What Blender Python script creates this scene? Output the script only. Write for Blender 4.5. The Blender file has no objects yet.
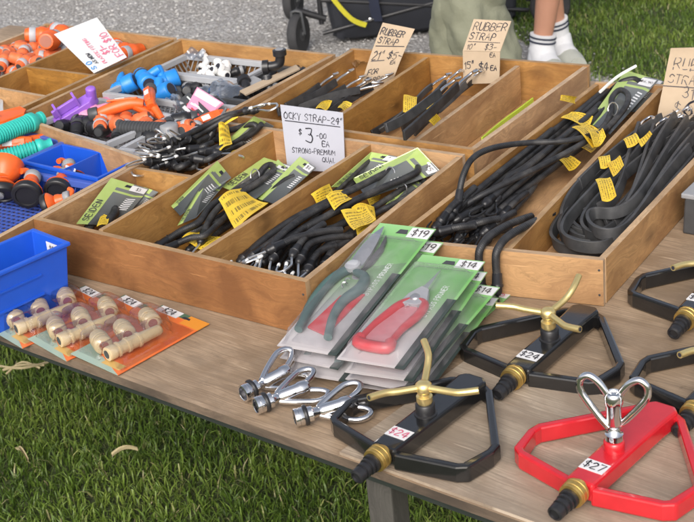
import bpy, math, random
from mathutils import Matrix, Vector, Euler
R = math.radians
rnd = random.Random(7)
scn = bpy.context.scene
col = scn.collection
TABLE = 0.75            # everything is laid out with the table top at z = 0, then lifted by this

# ------------------------------------------------------------------ camera
CAM = Vector((1.4921, -1.3104, 0.8714)); PITCH, YAW, ROLL = 1.1317, 0.6108, -0.1037; F = 1377.05
CR = Matrix.Rotation(YAW, 3, 'Z') @ Matrix.Rotation(PITCH, 3, 'X') @ Matrix.Rotation(ROLL, 3, 'Z')
def ray(u, v): return CR @ Vector(((u - 347) / F, -(v - 261) / F, -1))
def at(u, v, z=0.0):
    d = ray(u, v); return CAM + d * ((z - CAM.z) / d.z)
def onplane(u, v, P, N):
    d = ray(u, v); N = Vector(N); return CAM + d * ((Vector(P) - CAM).dot(N) / d.dot(N))
cam = bpy.data.objects.new('camera', bpy.data.cameras.new('camera')); col.objects.link(cam)
cam.matrix_world = Matrix.Translation(CAM + Vector((0, 0, TABLE))) @ CR.to_4x4()
cam.data.sensor_width = 36; cam.data.lens = F / 694 * 36
cam.data.clip_start = .05; cam.data.clip_end = 300
cam.data.dof.use_dof = True; cam.data.dof.focus_distance = 1.95; cam.data.dof.aperture_fstop = 20
scn.camera = cam

# ------------------------------------------------------------------ world, sun
SUN_EL, SUN_AZ = R(37), R(-68)      # azimuth measured from +x, counter-clockwise
w = bpy.data.worlds.new('World'); scn.world = w; w.use_nodes = True
sky = w.node_tree.nodes.new('ShaderNodeTexSky'); sky.sky_type = 'NISHITA'; sky.sun_disc = False
sky.sun_elevation = SUN_EL; sky.sun_rotation = R(90) - SUN_AZ
sky.air_density = .8; sky.dust_density = 5.0; sky.ozone_density = .8
bg = w.node_tree.nodes['Background']; bg.inputs[1].default_value = .15
hs = w.node_tree.nodes.new('ShaderNodeHueSaturation'); hs.inputs['Saturation'].default_value = .5      # thin overcast: a greyer sky
w.node_tree.links.new(sky.outputs[0], hs.inputs['Color']); w.node_tree.links.new(hs.outputs[0], bg.inputs[0])
sl = bpy.data.lights.new('sun', 'SUN'); sl.energy = 1.0; sl.angle = R(45); sl.color = (1, .965, .92)
so = bpy.data.objects.new('sun', sl); col.objects.link(so)
sd = Vector((math.cos(SUN_EL) * math.cos(SUN_AZ), math.cos(SUN_EL) * math.sin(SUN_AZ), math.sin(SUN_EL)))
so.rotation_euler = sd.to_track_quat('Z', 'Y').to_euler(); so.location = (0, 0, 6)
scn.view_settings.view_transform = 'Standard'; scn.view_settings.look = 'None'
scn.view_settings.exposure = 0.54; scn.view_settings.gamma = 1

# ------------------------------------------------------------------ materials
class N:
    def __init__(s, name):
        m = bpy.data.materials.new(name); m.use_nodes = True; s.m = m; s.t = m.node_tree
        s.b = s.t.nodes['Principled BSDF']
    def n(s, typ, **k):
        x = s.t.nodes.new('ShaderNode' + typ)
        for a, b in k.items():
            if a in x.inputs: x.inputs[a].default_value = b
            else: setattr(x, a, b)
        return x
    def l(s, a, b): s.t.links.new(a, b)
    def coord(s, kind='Object', scale=(1, 1, 1)):
        c = s.n('TexCoord'); mp = s.n('Mapping'); mp.inputs['Scale'].default_value = scale
        s.l(c.outputs[kind], mp.inputs[0]); return mp.outputs[0]
    def noise(s, vec, scale, detail=4, rough=.55, dist=0):
        x = s.n('TexNoise'); x.inputs['Scale'].default_value = scale; x.inputs['Detail'].default_value = detail
        x.inputs['Roughness'].default_value = rough; x.inputs['Distortion'].default_value = dist
        s.l(vec, x.inputs['Vector']); return x.outputs['Fac']
    def ramp(s, fac, stops, interp='LINEAR'):
        x = s.n('ValToRGB'); e = x.color_ramp; e.interpolation = interp
        while len(e.elements) < len(stops): e.elements.new(.5)
        for el, (p, c) in zip(e.elements, stops):
            el.position = p; el.color = (*c, 1) if len(c) == 3 else c
        s.l(fac, x.inputs[0]); return x.outputs[0]
    def mix(s, fac, a, b, mode='MIX'):
        x = s.n('Mix', data_type='RGBA', blend_type=mode)
        for sock, val in ((x.inputs[0], fac), (x.inputs[6], a), (x.inputs[7], b)):
            if isinstance(val, (int, float)): sock.default_value = val
            elif isinstance(val, tuple): sock.default_value = (*val, 1)
            else: s.l(val, sock)
        return x.outputs[2]
    def math(s, op, a, b=None):
        x = s.n('Math', operation=op)
        for i, v in enumerate((a, b)):
            if v is None: continue
            if isinstance(v, (int, float)): x.inputs[i].default_value = v
            else: s.l(v, x.inputs[i])
        return x.outputs[0]
    def bump(s, h, strength, dist):
        x = s.n('Bump'); x.inputs['Strength'].default_value = strength; x.inputs['Distance'].default_value = dist
        s.l(h, x.inputs['Height']); s.l(x.outputs[0], s.b.inputs['Normal'])
    def base(s, c):
        if isinstance(c, tuple): s.b.inputs['Base Color'].default_value = (*c, 1)
        else: s.l(c, s.b.inputs['Base Color'])
    def p(s, rough=None, metal=None, coat=None, spec=None):
        if rough is not None:
            if isinstance(rough, (int, float)): s.b.inputs['Roughness'].default_value = rough
            else: s.l(rough, s.b.inputs['Roughness'])
        if metal is not None: s.b.inputs['Metallic'].default_value = metal
        if coat is not None: s.b.inputs['Coat Weight'].default_value = coat; s.b.inputs['Coat Roughness'].default_value = .08
        if spec is not None: s.b.inputs['Specular IOR Level'].default_value = spec
        return s.m

def plain(name, c, rough=.5, metal=0, var=.18, scale=60, bump=0, coat=None, spec=None, rv=.08):
    k = N(name); o = k.coord()
    f = k.noise(o, scale, 5)
    k.base(k.mix(f, tuple(x * (1 - var) for x in c), tuple(min(1, x * (1 + var)) for x in c)))
    f2 = k.noise(o, scale * .37, 6)
    k.p(k.math('ADD', k.math('MULTIPLY', f2, rv * 2), max(.02, rough - rv)), metal, coat, spec)
    if bump: k.bump(k.noise(o, scale * 6, 3), .4, bump)
    return k.m

def wood(name, lo, mid, hi, su=5, sv=70, knots=True, rough=.55, grain=.5, wamt=.10, deep=.62, stain=0):
    k = N(name); uv = k.coord('UV')
    warp = k.noise(k.coord('UV', (4, 9, 1)), 1.6, 4)
    add = k.n('VectorMath', operation='ADD'); comb = k.n('CombineXYZ')
    k.l(k.math('MULTIPLY', warp, wamt), comb.inputs[1]); k.l(uv, add.inputs[0]); k.l(comb.outputs[0], add.inputs[1])
    def m(a, b, fac_scale, det, ro, di=0.0):
        mp = k.n('Mapping'); mp.inputs['Scale'].default_value = (a, b, 1); k.l(add.outputs[0], mp.inputs[0]); return k.noise(mp.outputs[0], fac_scale, det, ro, di)
    fine = m(su * 1.6, sv * 4.5, 1.0, 5, .65)            # pores and fibres
    fig = m(su * .9, sv * .42, 1.0, 5, .55, .8)            # flame figure of the veneer
    c = k.ramp(fig, [(.28, lo), (.46, mid), (.62, mid), (.78, hi)])
    c = k.mix(k.ramp(fine, [(.36, (.75, .75, .75)), (.62, (0, 0, 0))]), c, tuple(x * deep for x in mid))
    if stain:
        st = k.noise(k.coord('UV', (3.2, 9, 1)), 1.7, 8, .68, .4)
        c = k.mix(k.ramp(st, [(.47, (0, 0, 0)), (.60, (stain,) * 3)]), c, tuple(x * .42 for x in mid))
        sp_ = k.noise(k.coord('UV', (60, 60, 1)), 1.0, 3, .6)
        c = k.mix(k.ramp(sp_, [(.68, (0, 0, 0)), (.74, (.5,) * 3)]), c, tuple(x * .3 for x in mid))
    blot = k.noise(k.coord('UV', (7, 11, 1)), 1.3, 6, .62, .6)
    c = k.mix(k.ramp(blot, [(.42, (0, 0, 0)), (.66, (.8, .8, .8))]), c, tuple(x * .85 for x in lo))
    if knots:
        v = k.n('TexVoronoi'); v.inputs['Scale'].default_value = 1.0
        wv = k.n('VectorMath', operation='MULTIPLY'); wv.inputs[1].default_value = (7, 12, 1); k.l(add.outputs[0], wv.inputs[0])
        k.l(wv.outputs[0], v.inputs['Vector'])
        kn = k.ramp(v.outputs['Distance'], [(.04, (.9, .9, .9)), (.12, (.5, .5, .5)), (.26, (0, 0, 0))])
        sel = k.ramp(v.outputs['Color'], [(.56, (0, 0, 0)), (.60, (1, 1, 1))])
        c = k.mix(k.math('MULTIPLY', kn, sel), c, tuple(x * .4 for x in lo))
    sc = k.ramp(k.noise(k.coord('UV', (18, 26, 1)), 1.4, 9, .75), [(.57, (0, 0, 0)), (.68, (.6, .6, .6))])
    c = k.mix(sc, c, tuple(x * .38 for x in mid))
    sm = k.n('TexNoise'); sm.inputs['Scale'].default_value = 1; sm.inputs['Detail'].default_value = 2
    k.l(k.coord('UV', (9, 160, 1)), sm.inputs['Vector'])
    c = k.mix(k.ramp(sm.outputs['Fac'], [(.70, (0, 0, 0)), (.74, (.4, .4, .4))]), c, tuple(min(1, x * 1.35) for x in hi))
    oi = k.n('ObjectInfo'); hsv = k.n('HueSaturation'); k.l(k.math('ADD', k.math('MULTIPLY', oi.outputs['Random'], .34), .83), hsv.inputs['Value']); k.l(k.math('ADD', k.math('MULTIPLY', oi.outputs['Random'], -.3), 1.12), hsv.inputs['Saturation']); k.l(c, hsv.inputs['Color']); c = hsv.outputs[0]      # boards cut from different sheets
    k.base(c); k.p(rough); k.bump(fine, grain, .0006)
    return k.m

M = {}
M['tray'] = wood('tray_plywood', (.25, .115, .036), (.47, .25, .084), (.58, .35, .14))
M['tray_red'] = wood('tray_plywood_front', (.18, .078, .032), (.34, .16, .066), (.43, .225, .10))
M['rim'] = wood('plywood_edge', (.28, .17, .085), (.50, .33, .18), (.60, .43, .26), 6, 60, False, .7)
M['table'] = wood('table_plywood', (.24, .16, .092), (.42, .30, .192), (.55, .425, .295), 4.5, 85, False, .62, .8, .018, .42, .6)
M['table_light'] = wood('table_plywood_light', (.27, .195, .13), (.42, .33, .235), (.50, .41, .31), 4.5, 85, False, .62, .8, .018, .42, .6)
M['post'] = wood('grey_timber', (.035, .032, .028), (.075, .07, .06), (.125, .115, .10), 5, 60, True, .8)
M['rail'] = plain('dark_rail_paint', (.022, .028, .024), .6, 0, .4, 20)
M['edge_dark'] = wood('weathered_edge', (.05, .036, .025), (.17, .12, .08), (.32, .24, .165), 6, 60, False, .85)
M['black_paint'] = plain('black_enamel', (.011, .011, .0115), .16, 0, .35, 45, .0003, .6)
M['red_paint'] = plain('red_enamel', (.50, .014, .022), .2, 0, .2, 45, .0004, .6)
M['brass'] = plain('brass', (.86, .68, .30), .34, .85, .12, 90, .0001)
M['brass_ring'] = plain('brass_ring', (.62, .42, .13), .4, .9, .2, 120, .0002)
M['chrome'] = plain('chrome', (.78, .78, .79), .09, 1, .05, 60, 0, rv=.05)
M['steel'] = plain('steel_wire', (.74, .74, .73), .34, 1, .12, 90)
M['black_wire'] = plain('coated_wire', (.035, .035, .037), .25, .5, .3, 90)
M['black_plastic'] = plain('black_plastic', (.016, .016, .018), .38, 0, .3, 70, .0001)
M['white_plastic'] = plain('white_plastic', (.75, .75, .73), .4, 0, .08, 70)
M['orange'] = plain('orange_plastic', (.70, .115, .02), .36, 0, .25, 60)
M['orange_dull'] = plain('salmon_plastic', (.64, .14, .045), .45, 0, .25, 60)
M['grey_plastic'] = plain('grey_plastic', (.25, .255, .265), .45, 0, .15, 60)
M['crate_grey'] = plain('crate_grey_plastic', (.38, .39, .41), .5, 0, .12, 40)
M['dark_grey'] = plain('dark_grey_plastic', (.05, .052, .055), .45, 0, .25, 60)
M['blue'] = plain('blue_plastic', (.012, .085, .52), .36, 0, .12, 30, .0002)
M['blue_pale'] = plain('worn_blue_plastic', (.06, .11, .42), .5, 0, .2, 30, .0002)
M['sky_blue'] = plain('light_blue_plastic', (.02, .22, .62), .35, 0, .15, 60)
M['purple'] = plain('purple_plastic', (.28, .12, .55), .4, 0, .12, 60)
M['pink'] = plain('pink_plastic', (.72, .28, .42), .45, 0, .12, 60)
M['teal'] = plain('teal_rubber', (.03, .42, .36), .42, 0, .15, 60)
M['cream'] = plain('cream_fitting', (.58, .45, .27), .42, 0, .14, 80)
M['rust_plastic'] = plain('brown_plastic', (.3, .1, .06), .5, 0, .2, 60)
M['white_card'] = plain('white_card', (.46, .475, .49), .6, 0, .04, 30)
M['grey_card'] = plain('laminated_card', (.40, .41, .47), .3, 0, .05, 30)
M['kraft'] = plain('kraft_card', (.42, .325, .225), .75, 0, .12, 40, .0002)
M['ink'] = plain('black_ink', (.02, .02, .03), .6)
M['ink_grey'] = plain('faded_ink', (.09, .08, .08), .7)
M['ink_blue'] = plain('blue_ink', (.03, .2, .5), .6)
M['ink_red'] = plain('red_ink', (.55, .12, .2), .6)
M['ink_white'] = plain('white_ink', (.75, .8, .75), .6)
M['sticker'] = plain('price_sticker', (.64, .64, .65), .5, 0, .03)
M['lime'] = plain('lime_print', (.42, .58, .06), .4, 0, .12, 40)
M['red_metal'] = plain('red_tool_handle', (.50, .04, .05), .35)
M['pink_grip'] = plain('pale_red_plastic', (.55, .20, .22), .4)
M['tool_grey'] = plain('tool_handle_grey', (.06, .115, .11), .45)
M['olive'] = plain('olive_cloth', (.20, .205, .145), .9, 0, .22, 9, .006)
M['navy'] = plain('navy_cloth', (.012, .016, .035), .85, 0, .3, 20, .0008)
M['wagon_cloth'] = plain('black_wagon_cloth', (.018, .02, .027), .75, 0, .35, 12, .0008)
M['yellow_webbing'] = plain('yellow_webbing', (.55, .5, .03), .8, 0, .15, 60)
M['skin'] = plain('skin', (.50, .25, .16), .5, 0, .1, 25)
M['sock'] = plain('white_sock', (.72, .72, .73), .9, 0, .06, 120, .0006)
M['sock_stripe'] = plain('sock_stripe', (.03, .035, .06), .9)
M['shoe'] = plain('pale_shoe', (.42, .43, .38), .8, 0, .15, 40)
M['hair'] = plain('brown_hair', (.05, .03, .018), .7)
M['shirt'] = plain('grey_shirt', (.2, .22, .25), .9)
M['straw'] = plain('dry_stalk', (.42, .35, .2), .8, 0, .2, 60)
M['tyre'] = plain('tyre_rubber', (.03, .03, .032), .8, 0, .3, 60)

def m_rubber():
    k = N('black_rubber'); o = k.coord()
    f = k.noise(o, 45, 6); k.base(k.ramp(f, [(.3, (.012, .012, .013)), (.7, (.04, .04, .042))]))
    k.p(.42); k.bump(k.noise(o, 220, 3), .25, .0004); return k.m
def m_cord():
    k = N('woven_black_cord'); o = k.coord()
    wv = k.n('TexWave', wave_type='BANDS', bands_direction='DIAGONAL'); wv.inputs['Scale'].default_value = 150; wv.inputs['Distortion'].default_value = 2
    k.l(o, wv.inputs['Vector'])
    f = k.noise(o, 60, 5); ds = k.ramp(k.noise(o, 16, 8, .72), [(.52, (0, 0, 0)), (.72, (.7, .7, .7))]); k.base(k.mix(ds, k.ramp(f, [(.3, (.010, .010, .011)), (.75, (.034, .034, .036))]), (.095, .09, .082)))
    k.p(.5); k.bump(wv.outputs['Fac'], .35, .0005); return k.m
M['rubber'] = m_rubber(); M['cord'] = m_cord()
def m_flat():
    k = N('flat_strap_rubber'); o = k.coord()
    f = k.noise(o, 30, 6); d = k.ramp(k.noise(o, 12, 7, .7), [(.5, (0, 0, 0)), (.75, (.6, .6, .6))])
    k.base(k.mix(d, k.ramp(f, [(.3, (.022, .023, .024)), (.7, (.058, .059, .062))]), (.10, .097, .092)))
    k.p(.45); k.bump(f, .2, .0005); return k.m
M['flat'] = m_flat()
def m_tag():
    k = N('yellow_warning_tag'); c = k.n('TexCoord'); sep = k.n('SeparateXYZ'); k.l(c.outputs['UV'], sep.inputs[0])
    oi = k.n('ObjectInfo'); nr = k.math('FLOOR', k.math('ADD', k.math('MULTIPLY', oi.outputs['Random'], 5.0), 4.0))
    rows = k.math('FRACT', k.math('MULTIPLY', sep.outputs[1], nr))
    rowm = k.math('LESS_THAN', rows, .52)
    fl = k.math('ADD', k.math('FLOOR', k.math('MULTIPLY', sep.outputs[1], nr)), k.math('MULTIPLY', oi.outputs['Random'], 31))
    cb = k.n('CombineXYZ'); k.l(k.math('MULTIPLY', sep.outputs[0], 22), cb.inputs[0]); k.l(k.math('MULTIPLY', fl, 7.3), cb.inputs[1])
    nz = k.n('TexNoise'); nz.inputs['Scale'].default_value = 1.3; nz.inputs['Detail'].default_value = 1; k.l(cb.outputs[0], nz.inputs['Vector'])
    ink = k.math('MULTIPLY', rowm, k.math('GREATER_THAN', nz.outputs['Fac'], .47))
    edge = k.math('MULTIPLY', k.math('LESS_THAN', k.math('ABSOLUTE', k.math('SUBTRACT', sep.outputs[0], .5)), .42), k.math('LESS_THAN', k.math('ABSOLUTE', k.math('SUBTRACT', sep.outputs[1], .5)), .44))
    ink = k.math('MULTIPLY', ink, edge)
    y = k.ramp(k.noise(k.coord(), 30, 4), [(.3, (.66, .42, .02)), (.7, (.82, .58, .05))])
    k.base(k.mix(k.math('MULTIPLY', ink, .75), y, (.12, .08, .01))); k.p(.5); return k.m
M['tag'] = m_tag()
def m_packcard():     # lime border, grey body, little white ruler rows
    k = N('strap_pack_print'); c = k.n('TexCoord'); sep = k.n('SeparateXYZ'); k.l(c.outputs['UV'], sep.inputs[0])
    u, v = sep.outputs[0], sep.outputs[1]
    side = k.math('LESS_THAN', u, .26); top = k.math('GREATER_THAN', v, .86)
    band = k.math('MULTIPLY', k.math('GREATER_THAN', v, .76), k.math('LESS_THAN', v, .80))
    lime = k.math('MAXIMUM', k.math('MAXIMUM', side, band), k.math('MULTIPLY', top, k.math('LESS_THAN', u, .6)))
    body = k.mix(v, (.05, .055, .055), (.16, .17, .165))
    grn = k.mix(k.noise(k.coord('UV'), 3, 3), (.28, .40, .08), (.44, .54, .20))
    cc = k.mix(lime, body, grn)
    rows = k.math('LESS_THAN', k.math('FRACT', k.math('MULTIPLY', v, 22)), .45)
    reg = k.math('MULTIPLY', k.math('MULTIPLY', k.math('GREATER_THAN', u, .68), k.math('LESS_THAN', u, .88)), k.math('MULTIPLY', k.math('GREATER_THAN', v, .4), k.math('LESS_THAN', v, .72)))
    cc = k.mix(k.math('MULTIPLY', rows, reg), cc, (.7, .7, .7))
    k.base(cc); k.p(.28, 0, .4); return k.m
M['packcard'] = m_packcard()
def m_seccard():
    k = N('secateur_pack_print'); c = k.n('TexCoord'); sep = k.n('SeparateXYZ'); k.l(c.outputs['UV'], sep.inputs[0])
    c1 = k.ramp(sep.outputs[1], [(.0, (.47, .44, .44)), (.3, (.46, .47, .46)), (.55, (.26, .44, .22)), (.8, (.15, .40, .10)), (1, (.26, .50, .20))])
    st = k.math('MULTIPLY', k.math('GREATER_THAN', sep.outputs[0], .86), k.math('LESS_THAN', sep.outputs[1], .62))
    c1 = k.mix(st, c1, (.035, .05, .045))
    k.base(c1); k.p(.3, 0, .3); return k.m
M['seccard'] = m_seccard()
def m_orangecard():
    k = N('fitting_pack_print'); c = k.n('TexCoord'); sep = k.n('SeparateXYZ'); k.l(c.outputs['UV'], sep.inputs[0])
    u, v = sep.outputs[0], sep.outputs[1]
    org = k.ramp(k.noise(k.coord('UV'), 3, 3), [(.3, (.62, .10, .02)), (.7, (.74, .2, .05))])
    d = k.math('ADD', v, k.math('MULTIPLY', u, .22))
    c1 = k.mix(k.math('LESS_THAN', d, .22), org, (.30, .40, .34))
    c1 = k.mix(k.math('GREATER_THAN', v, .93), c1, (.05, .13, .08))
    dark = k.math('MULTIPLY', k.math('GREATER_THAN', v, .86), k.math('GREATER_THAN', u, .62))
    c1 = k.mix(dark, c1, (.65, .25, .03))
    blk = k.math('MULTIPLY', k.math('MULTIPLY', k.math('LESS_THAN', v, .13), k.math('GREATER_THAN', v, .05)), k.math('MULTIPLY', k.math('GREATER_THAN', u, .55), k.math('LESS_THAN', u, .92)))
    c1 = k.mix(blk, c1, (.55, .36, .12))
    k.base(c1); k.p(.35, 0, .3); return k.m
M['orangecard'] = m_orangecard()
def m_clear(name, tint=(.97, .98, .99), gl=.11):
    k = N(name); t = k.t; out = t.nodes['Material Output']
    tr = k.n('BsdfTransparent'); tr.inputs[0].default_value = (*tint, 1)
    g = k.n('BsdfGlossy'); g.inputs['Roughness'].default_value = .06
    fr = k.n('Fresnel'); fr.inputs[0].default_value = 1.45
    o = k.coord(); bp = k.n('Bump'); bp.inputs['Strength'].default_value = .5; bp.inputs['Distance'].default_value = .003
    k.l(k.noise(o, 70, 3), bp.inputs['Height']); k.l(bp.outputs[0], g.inputs['Normal']); k.l(bp.outputs[0], fr.inputs['Normal'])
    mx = k.n('MixShader'); k.l(k.math('MINIMUM', k.math('ADD', k.math('MULTIPLY', fr.outputs[0], .8), gl), .5), mx.inputs[0]); k.l(tr.outputs[0], mx.inputs[1]); k.l(g.outputs[0], mx.inputs[2])
    k.l(mx.outputs[0], out.inputs[0]); return k.m
M['clear'] = m_clear('clear_blister')
M['clear_bag'] = m_clear('clear_bag', (.9, .92, .95), .22)
def m_frost():
    k = N('clouded_blister'); out = k.t.nodes['Material Output']
    tr = k.n('BsdfTransparent'); tr.inputs[0].default_value = (.95, .95, .96, 1)
    k.base((.70, .67, .70)); k.p(.07); k.b.inputs['Specular IOR Level'].default_value = .8
    k.bump(k.noise(k.coord(), 38, 3), .5, .004)
    fr = k.n('Fresnel'); fr.inputs[0].default_value = 1.5
    f = k.ramp(k.noise(k.coord(), 26, 4), [(.45, (.02,) * 3), (.74, (.15,) * 3)])
    mx = k.n('MixShader'); k.l(k.math('MINIMUM', k.math('ADD', f, k.math('MULTIPLY', fr.outputs[0], .42)), .5), mx.inputs[0])
    k.l(tr.outputs[0], mx.inputs[1]); k.l(k.b.outputs[0], mx.inputs[2]); k.l(mx.outputs[0], out.inputs[0]); return k.m
M['frost'] = m_frost()
def m_gravel():
    k = N('gravel_ground'); o = k.coord()
    v = k.n('TexVoronoi'); v.inputs['Scale'].default_value = 75; k.l(o, v.inputs['Vector'])
    sep = k.n('SeparateColor'); k.l(v.outputs['Color'], sep.inputs[0])
    c1 = k.ramp(sep.outputs[0], [(0, (.22, .21, .20)), (.45, (.30, .29, .28)), (.8, (.37, .36, .35)), (1, (.46, .45, .44))])
    c1 = k.mix(k.ramp(k.noise(o, 3, 5), [(.4, (0, 0, 0)), (.7, (.4, .4, .4))]), c1, (.2, .18, .15))
    k.base(c1); k.p(.9); k.bump(v.outputs['Distance'], 1, -.01); return k.m
M['gravel'] = m_gravel()
def m_stone():
    k = N('gravel_stone'); o = k.n('TexCoord'); wn = k.n('TexWhiteNoise')
    at_ = k.n('VertexColor'); at_.layer_name = 'tone'
    k.base(k.mix(at_.outputs[0], (.19, .183, .175), (.45, .44, .43))); k.p(.9); return k.m
M['stone'] = m_stone()
def m_soil():
    k = N('lawn_soil'); o = k.coord()
    k.base(k.ramp(k.noise(o, 14, 7, .7), [(.3, (.03, .035, .014)), (.55, (.05, .07, .02)), (.75, (.10, .09, .05))])); k.p(.95)
    k.bump(k.noise(o, 40, 5), .8, .02); return k.m
M['soil'] = m_soil()
def m_grass():
    k = N('grass_blade'); v = k.n('VertexColor'); v.layer_name = 'tone'
    sp = k.n('SeparateColor'); k.l(v.outputs[0], sp.inputs[0])
    c = k.ramp(sp.outputs[0], [(0, (.042, .088, .012)), (.4, (.125, .205, .028)), (.8, (.25, .33, .062)), (.93, (.34, .34, .13)), (1, (.34, .29, .16))])
    k.base(c); k.p(.45)
    tl = k.n('BsdfTranslucent'); k.l(c, tl.inputs[0]); mx = k.n('MixShader'); mx.inputs[0].default_value = .3
    out = k.t.nodes['Material Output']; k.l(k.b.outputs[0], mx.inputs[1]); k.l(tl.outputs[0], mx.inputs[2]); k.l(mx.outputs[0], out.inputs[0])
    return k.m
M['grass'] = m_grass()

# ------------------------------------------------------------------ geometry
class G:
    def __init__(s): s.v = []; s.f = []; s.uv = []; s.mi = []; s.sm = []
    def add(s, vs, fs, uvs=None, mi=0, sm=False):
        o = len(s.v); s.v += [tuple(x) for x in vs]
        for i, f in enumerate(fs):
            s.f.append([o + j for j in f]); s.mi.append(mi); s.sm.append(sm)
            s.uv.append(uvs[i] if uvs else [(0, 0)] * len(f))
        return s
V = Vector
def link(name, me, parent=None):
    o = bpy.data.objects.new(name, me); col.objects.link(o)
    if parent: o.parent = parent
    return o
def root_of(o):
    while o.parent: o = o.parent
    return o
def obj(name, g, mats, parent=None, bevel=0, xf=None):
    me = bpy.data.meshes.new(name)
    off = root_of(parent).location.copy() if parent else V((0, 0, 0))
    vs = [(V(v) if xf is None else xf @ V(v)) - off for v in g.v]
    me.from_pydata(vs, [], g.f); me.update()
    for m in (mats if isinstance(mats, (list, tuple)) else [mats]): me.materials.append(M[m] if isinstance(m, str) else m)
    me.polygons.foreach_set('material_index', g.mi); me.polygons.foreach_set('use_smooth', g.sm)
    if any(g.sm): me.set_sharp_from_angle(angle=R(52))
    ul = me.uv_layers.new(name='UVMap'); flat = [c for f in g.uv for p in f for c in p]; ul.data.foreach_set('uv', flat)
    o = link(name, me, parent)
    if bevel:
        b = o.modifiers.new('bevel', 'BEVEL'); b.width = bevel; b.segments = 2; b.limit_method = 'ANGLE'; b.angle_limit = R(40)
    return o
def tag(o, label, cat, group=None, kind=None):
    if label: o['label'] = label
    if cat: o['category'] = cat
    if group: o['group'] = group
    if kind: o['kind'] = kind
    return o
def thing(name, label, cat, group=None, loc=(0, 0, 0)):
    o = bpy.data.objects.new(name, None); col.objects.link(o); o.location = loc; o.empty_display_size = .02
    return tag(o, label, cat, group)
def dup(o, label=None, parent=None):
    c = o.copy(); col.objects.link(c)
    if parent: c.parent = parent
    elif label: c['label'] = label
    for ch in list(o.children): dup(ch, None, c)
    return c
def place(o, loc, rot=(0, 0, 0), s=1):
    o.location = loc; o.rotation_euler = rot; o.scale = (s, s, s); return o

def crom(pts, n=6, closed=False):
    P = [V(p) for p in pts]; out = []
    L = len(P)
    if L < 3 and not closed: return P
    for i in range(L if closed else L - 1):
        if closed: a, b, c, d = P[i - 1], P[i], P[(i + 1) % L], P[(i + 2) % L]
        else: a, b, c, d = P[max(i - 1, 0)], P[i], P[i + 1], P[min(i + 2, L - 1)]
        for j in range(n):
            t = j / n
            out.append(.5 * ((2 * b) + (c - a) * t + (2 * a - 5 * b + 4 * c - d) * t * t + (3 * b - a - 3 * c + d) * t ** 3))
    if not closed: out.append(P[-1])
    return out
def frames(P, closed=False, up=None):
    L = len(P); T = []
    for i in range(L):
        a = P[i - 1] if (i or closed) else P[0]; b = P[(i + 1) % L] if (i < L - 1 or closed) else P[-1]
        t = b - a; T.append(t.normalized() if t.length > 1e-9 else V((0, 0, 1)))
    fr = []
    n0 = up if up is not None else (V((0, 0, 1)) if abs(T[0].z) < .9 else V((1, 0, 0)))
    for i in range(L):
        if up is not None: n0 = up
        n = n0 - T[i] * n0.dot(T[i])
        n = n.normalized() if n.length > 1e-6 else T[i].orthogonal().normalized()
        fr.append((T[i], n, T[i].cross(n))); n0 = n
    return fr
def tube(g, pts, r, n=8, closed=False, mi=0, smooth=0, caps=True):
    P = crom(pts, smooth, closed) if smooth else [V(p) for p in pts]
    fr = frames(P, closed); L = len(P); vs = []; fs = []
    for i in range(L):
        ri = r(i / max(1, L - 1)) if callable(r) else r
        for k in range(n):
            a = 2 * math.pi * k / n
            vs.append(P[i] + fr[i][1] * (math.cos(a) * ri) + fr[i][2] * (math.sin(a) * ri))
    for i in range(L if closed else L - 1):
        for k in range(n):
            j = (i + 1) % L
            fs.append([i * n + k, i * n + (k + 1) % n, j * n + (k + 1) % n, j * n + k])
    if not closed and caps:
        fs.append(list(range(n))[::-1]); fs.append([(L - 1) * n + k for k in range(n)])
    g.add(vs, fs, None, mi, True); return g
def sweep(g, pts, w, h, closed=False, mi=0, smooth=0, up=None, soft=False):
    """rectangular section, h along 'up', w across; mitred"""
    P = crom(pts, smooth, closed) if smooth else [V(p) for p in pts]
    fr = frames(P, closed, up); L = len(P); vs = []; fs = []
    for i in range(L):
        t, n, b = fr[i]
        k = 1.0
        if (closed or 0 < i < L - 1):
            d1 = (P[i] - P[i - 1]).normalized(); k = 1.0 if soft else 1 / max(.45, d1.dot(t))
        for sx, sy in ((-1, -1), (1, -1), (1, 1), (-1, 1)):
            vs.append(P[i] + b * (sx * w / 2 * k) + n * (sy * h / 2))
    for i in range(L if closed else L - 1):
        j = (i + 1) % L
        for k in range(4): fs.append([i * 4 + k, i * 4 + (k + 1) % 4, j * 4 + (k + 1) % 4, j * 4 + k])
    if not closed: fs.append([3, 2, 1, 0]); fs.append([(L - 1) * 4 + k for k in range(4)])
    g.add(vs, fs, None, mi, bool(smooth)); return g
def lathe(g, prof, A=(0, 0, 0), B=None, n=16, mi=0, sm=True):
    """profile [(r, t)], axis from A in direction B (t in metres)"""
    A = V(A); d = (V(B) if B is not None else V((0, 0, 1))).normalized()
    x = d.orthogonal().normalized(); y = d.cross(x); vs = []; fs = []
    for r, t in prof:
        for k in range(n):
            a = 2 * math.pi * k / n; vs.append(A + d * t + (x * math.cos(a) + y * math.sin(a)) * max(r, 1e-5))
    for i in range(len(prof) - 1):
        for k in range(n): fs.append([i * n + k, i * n + (k + 1) % n, (i + 1) * n + (k + 1) % n, (i + 1) * n + k])
    fs.append(list(range(n))[::-1]); fs.append([(len(prof) - 1) * n + k for k in range(n)])
    g.add(vs, fs, None, mi, sm); return g
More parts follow.
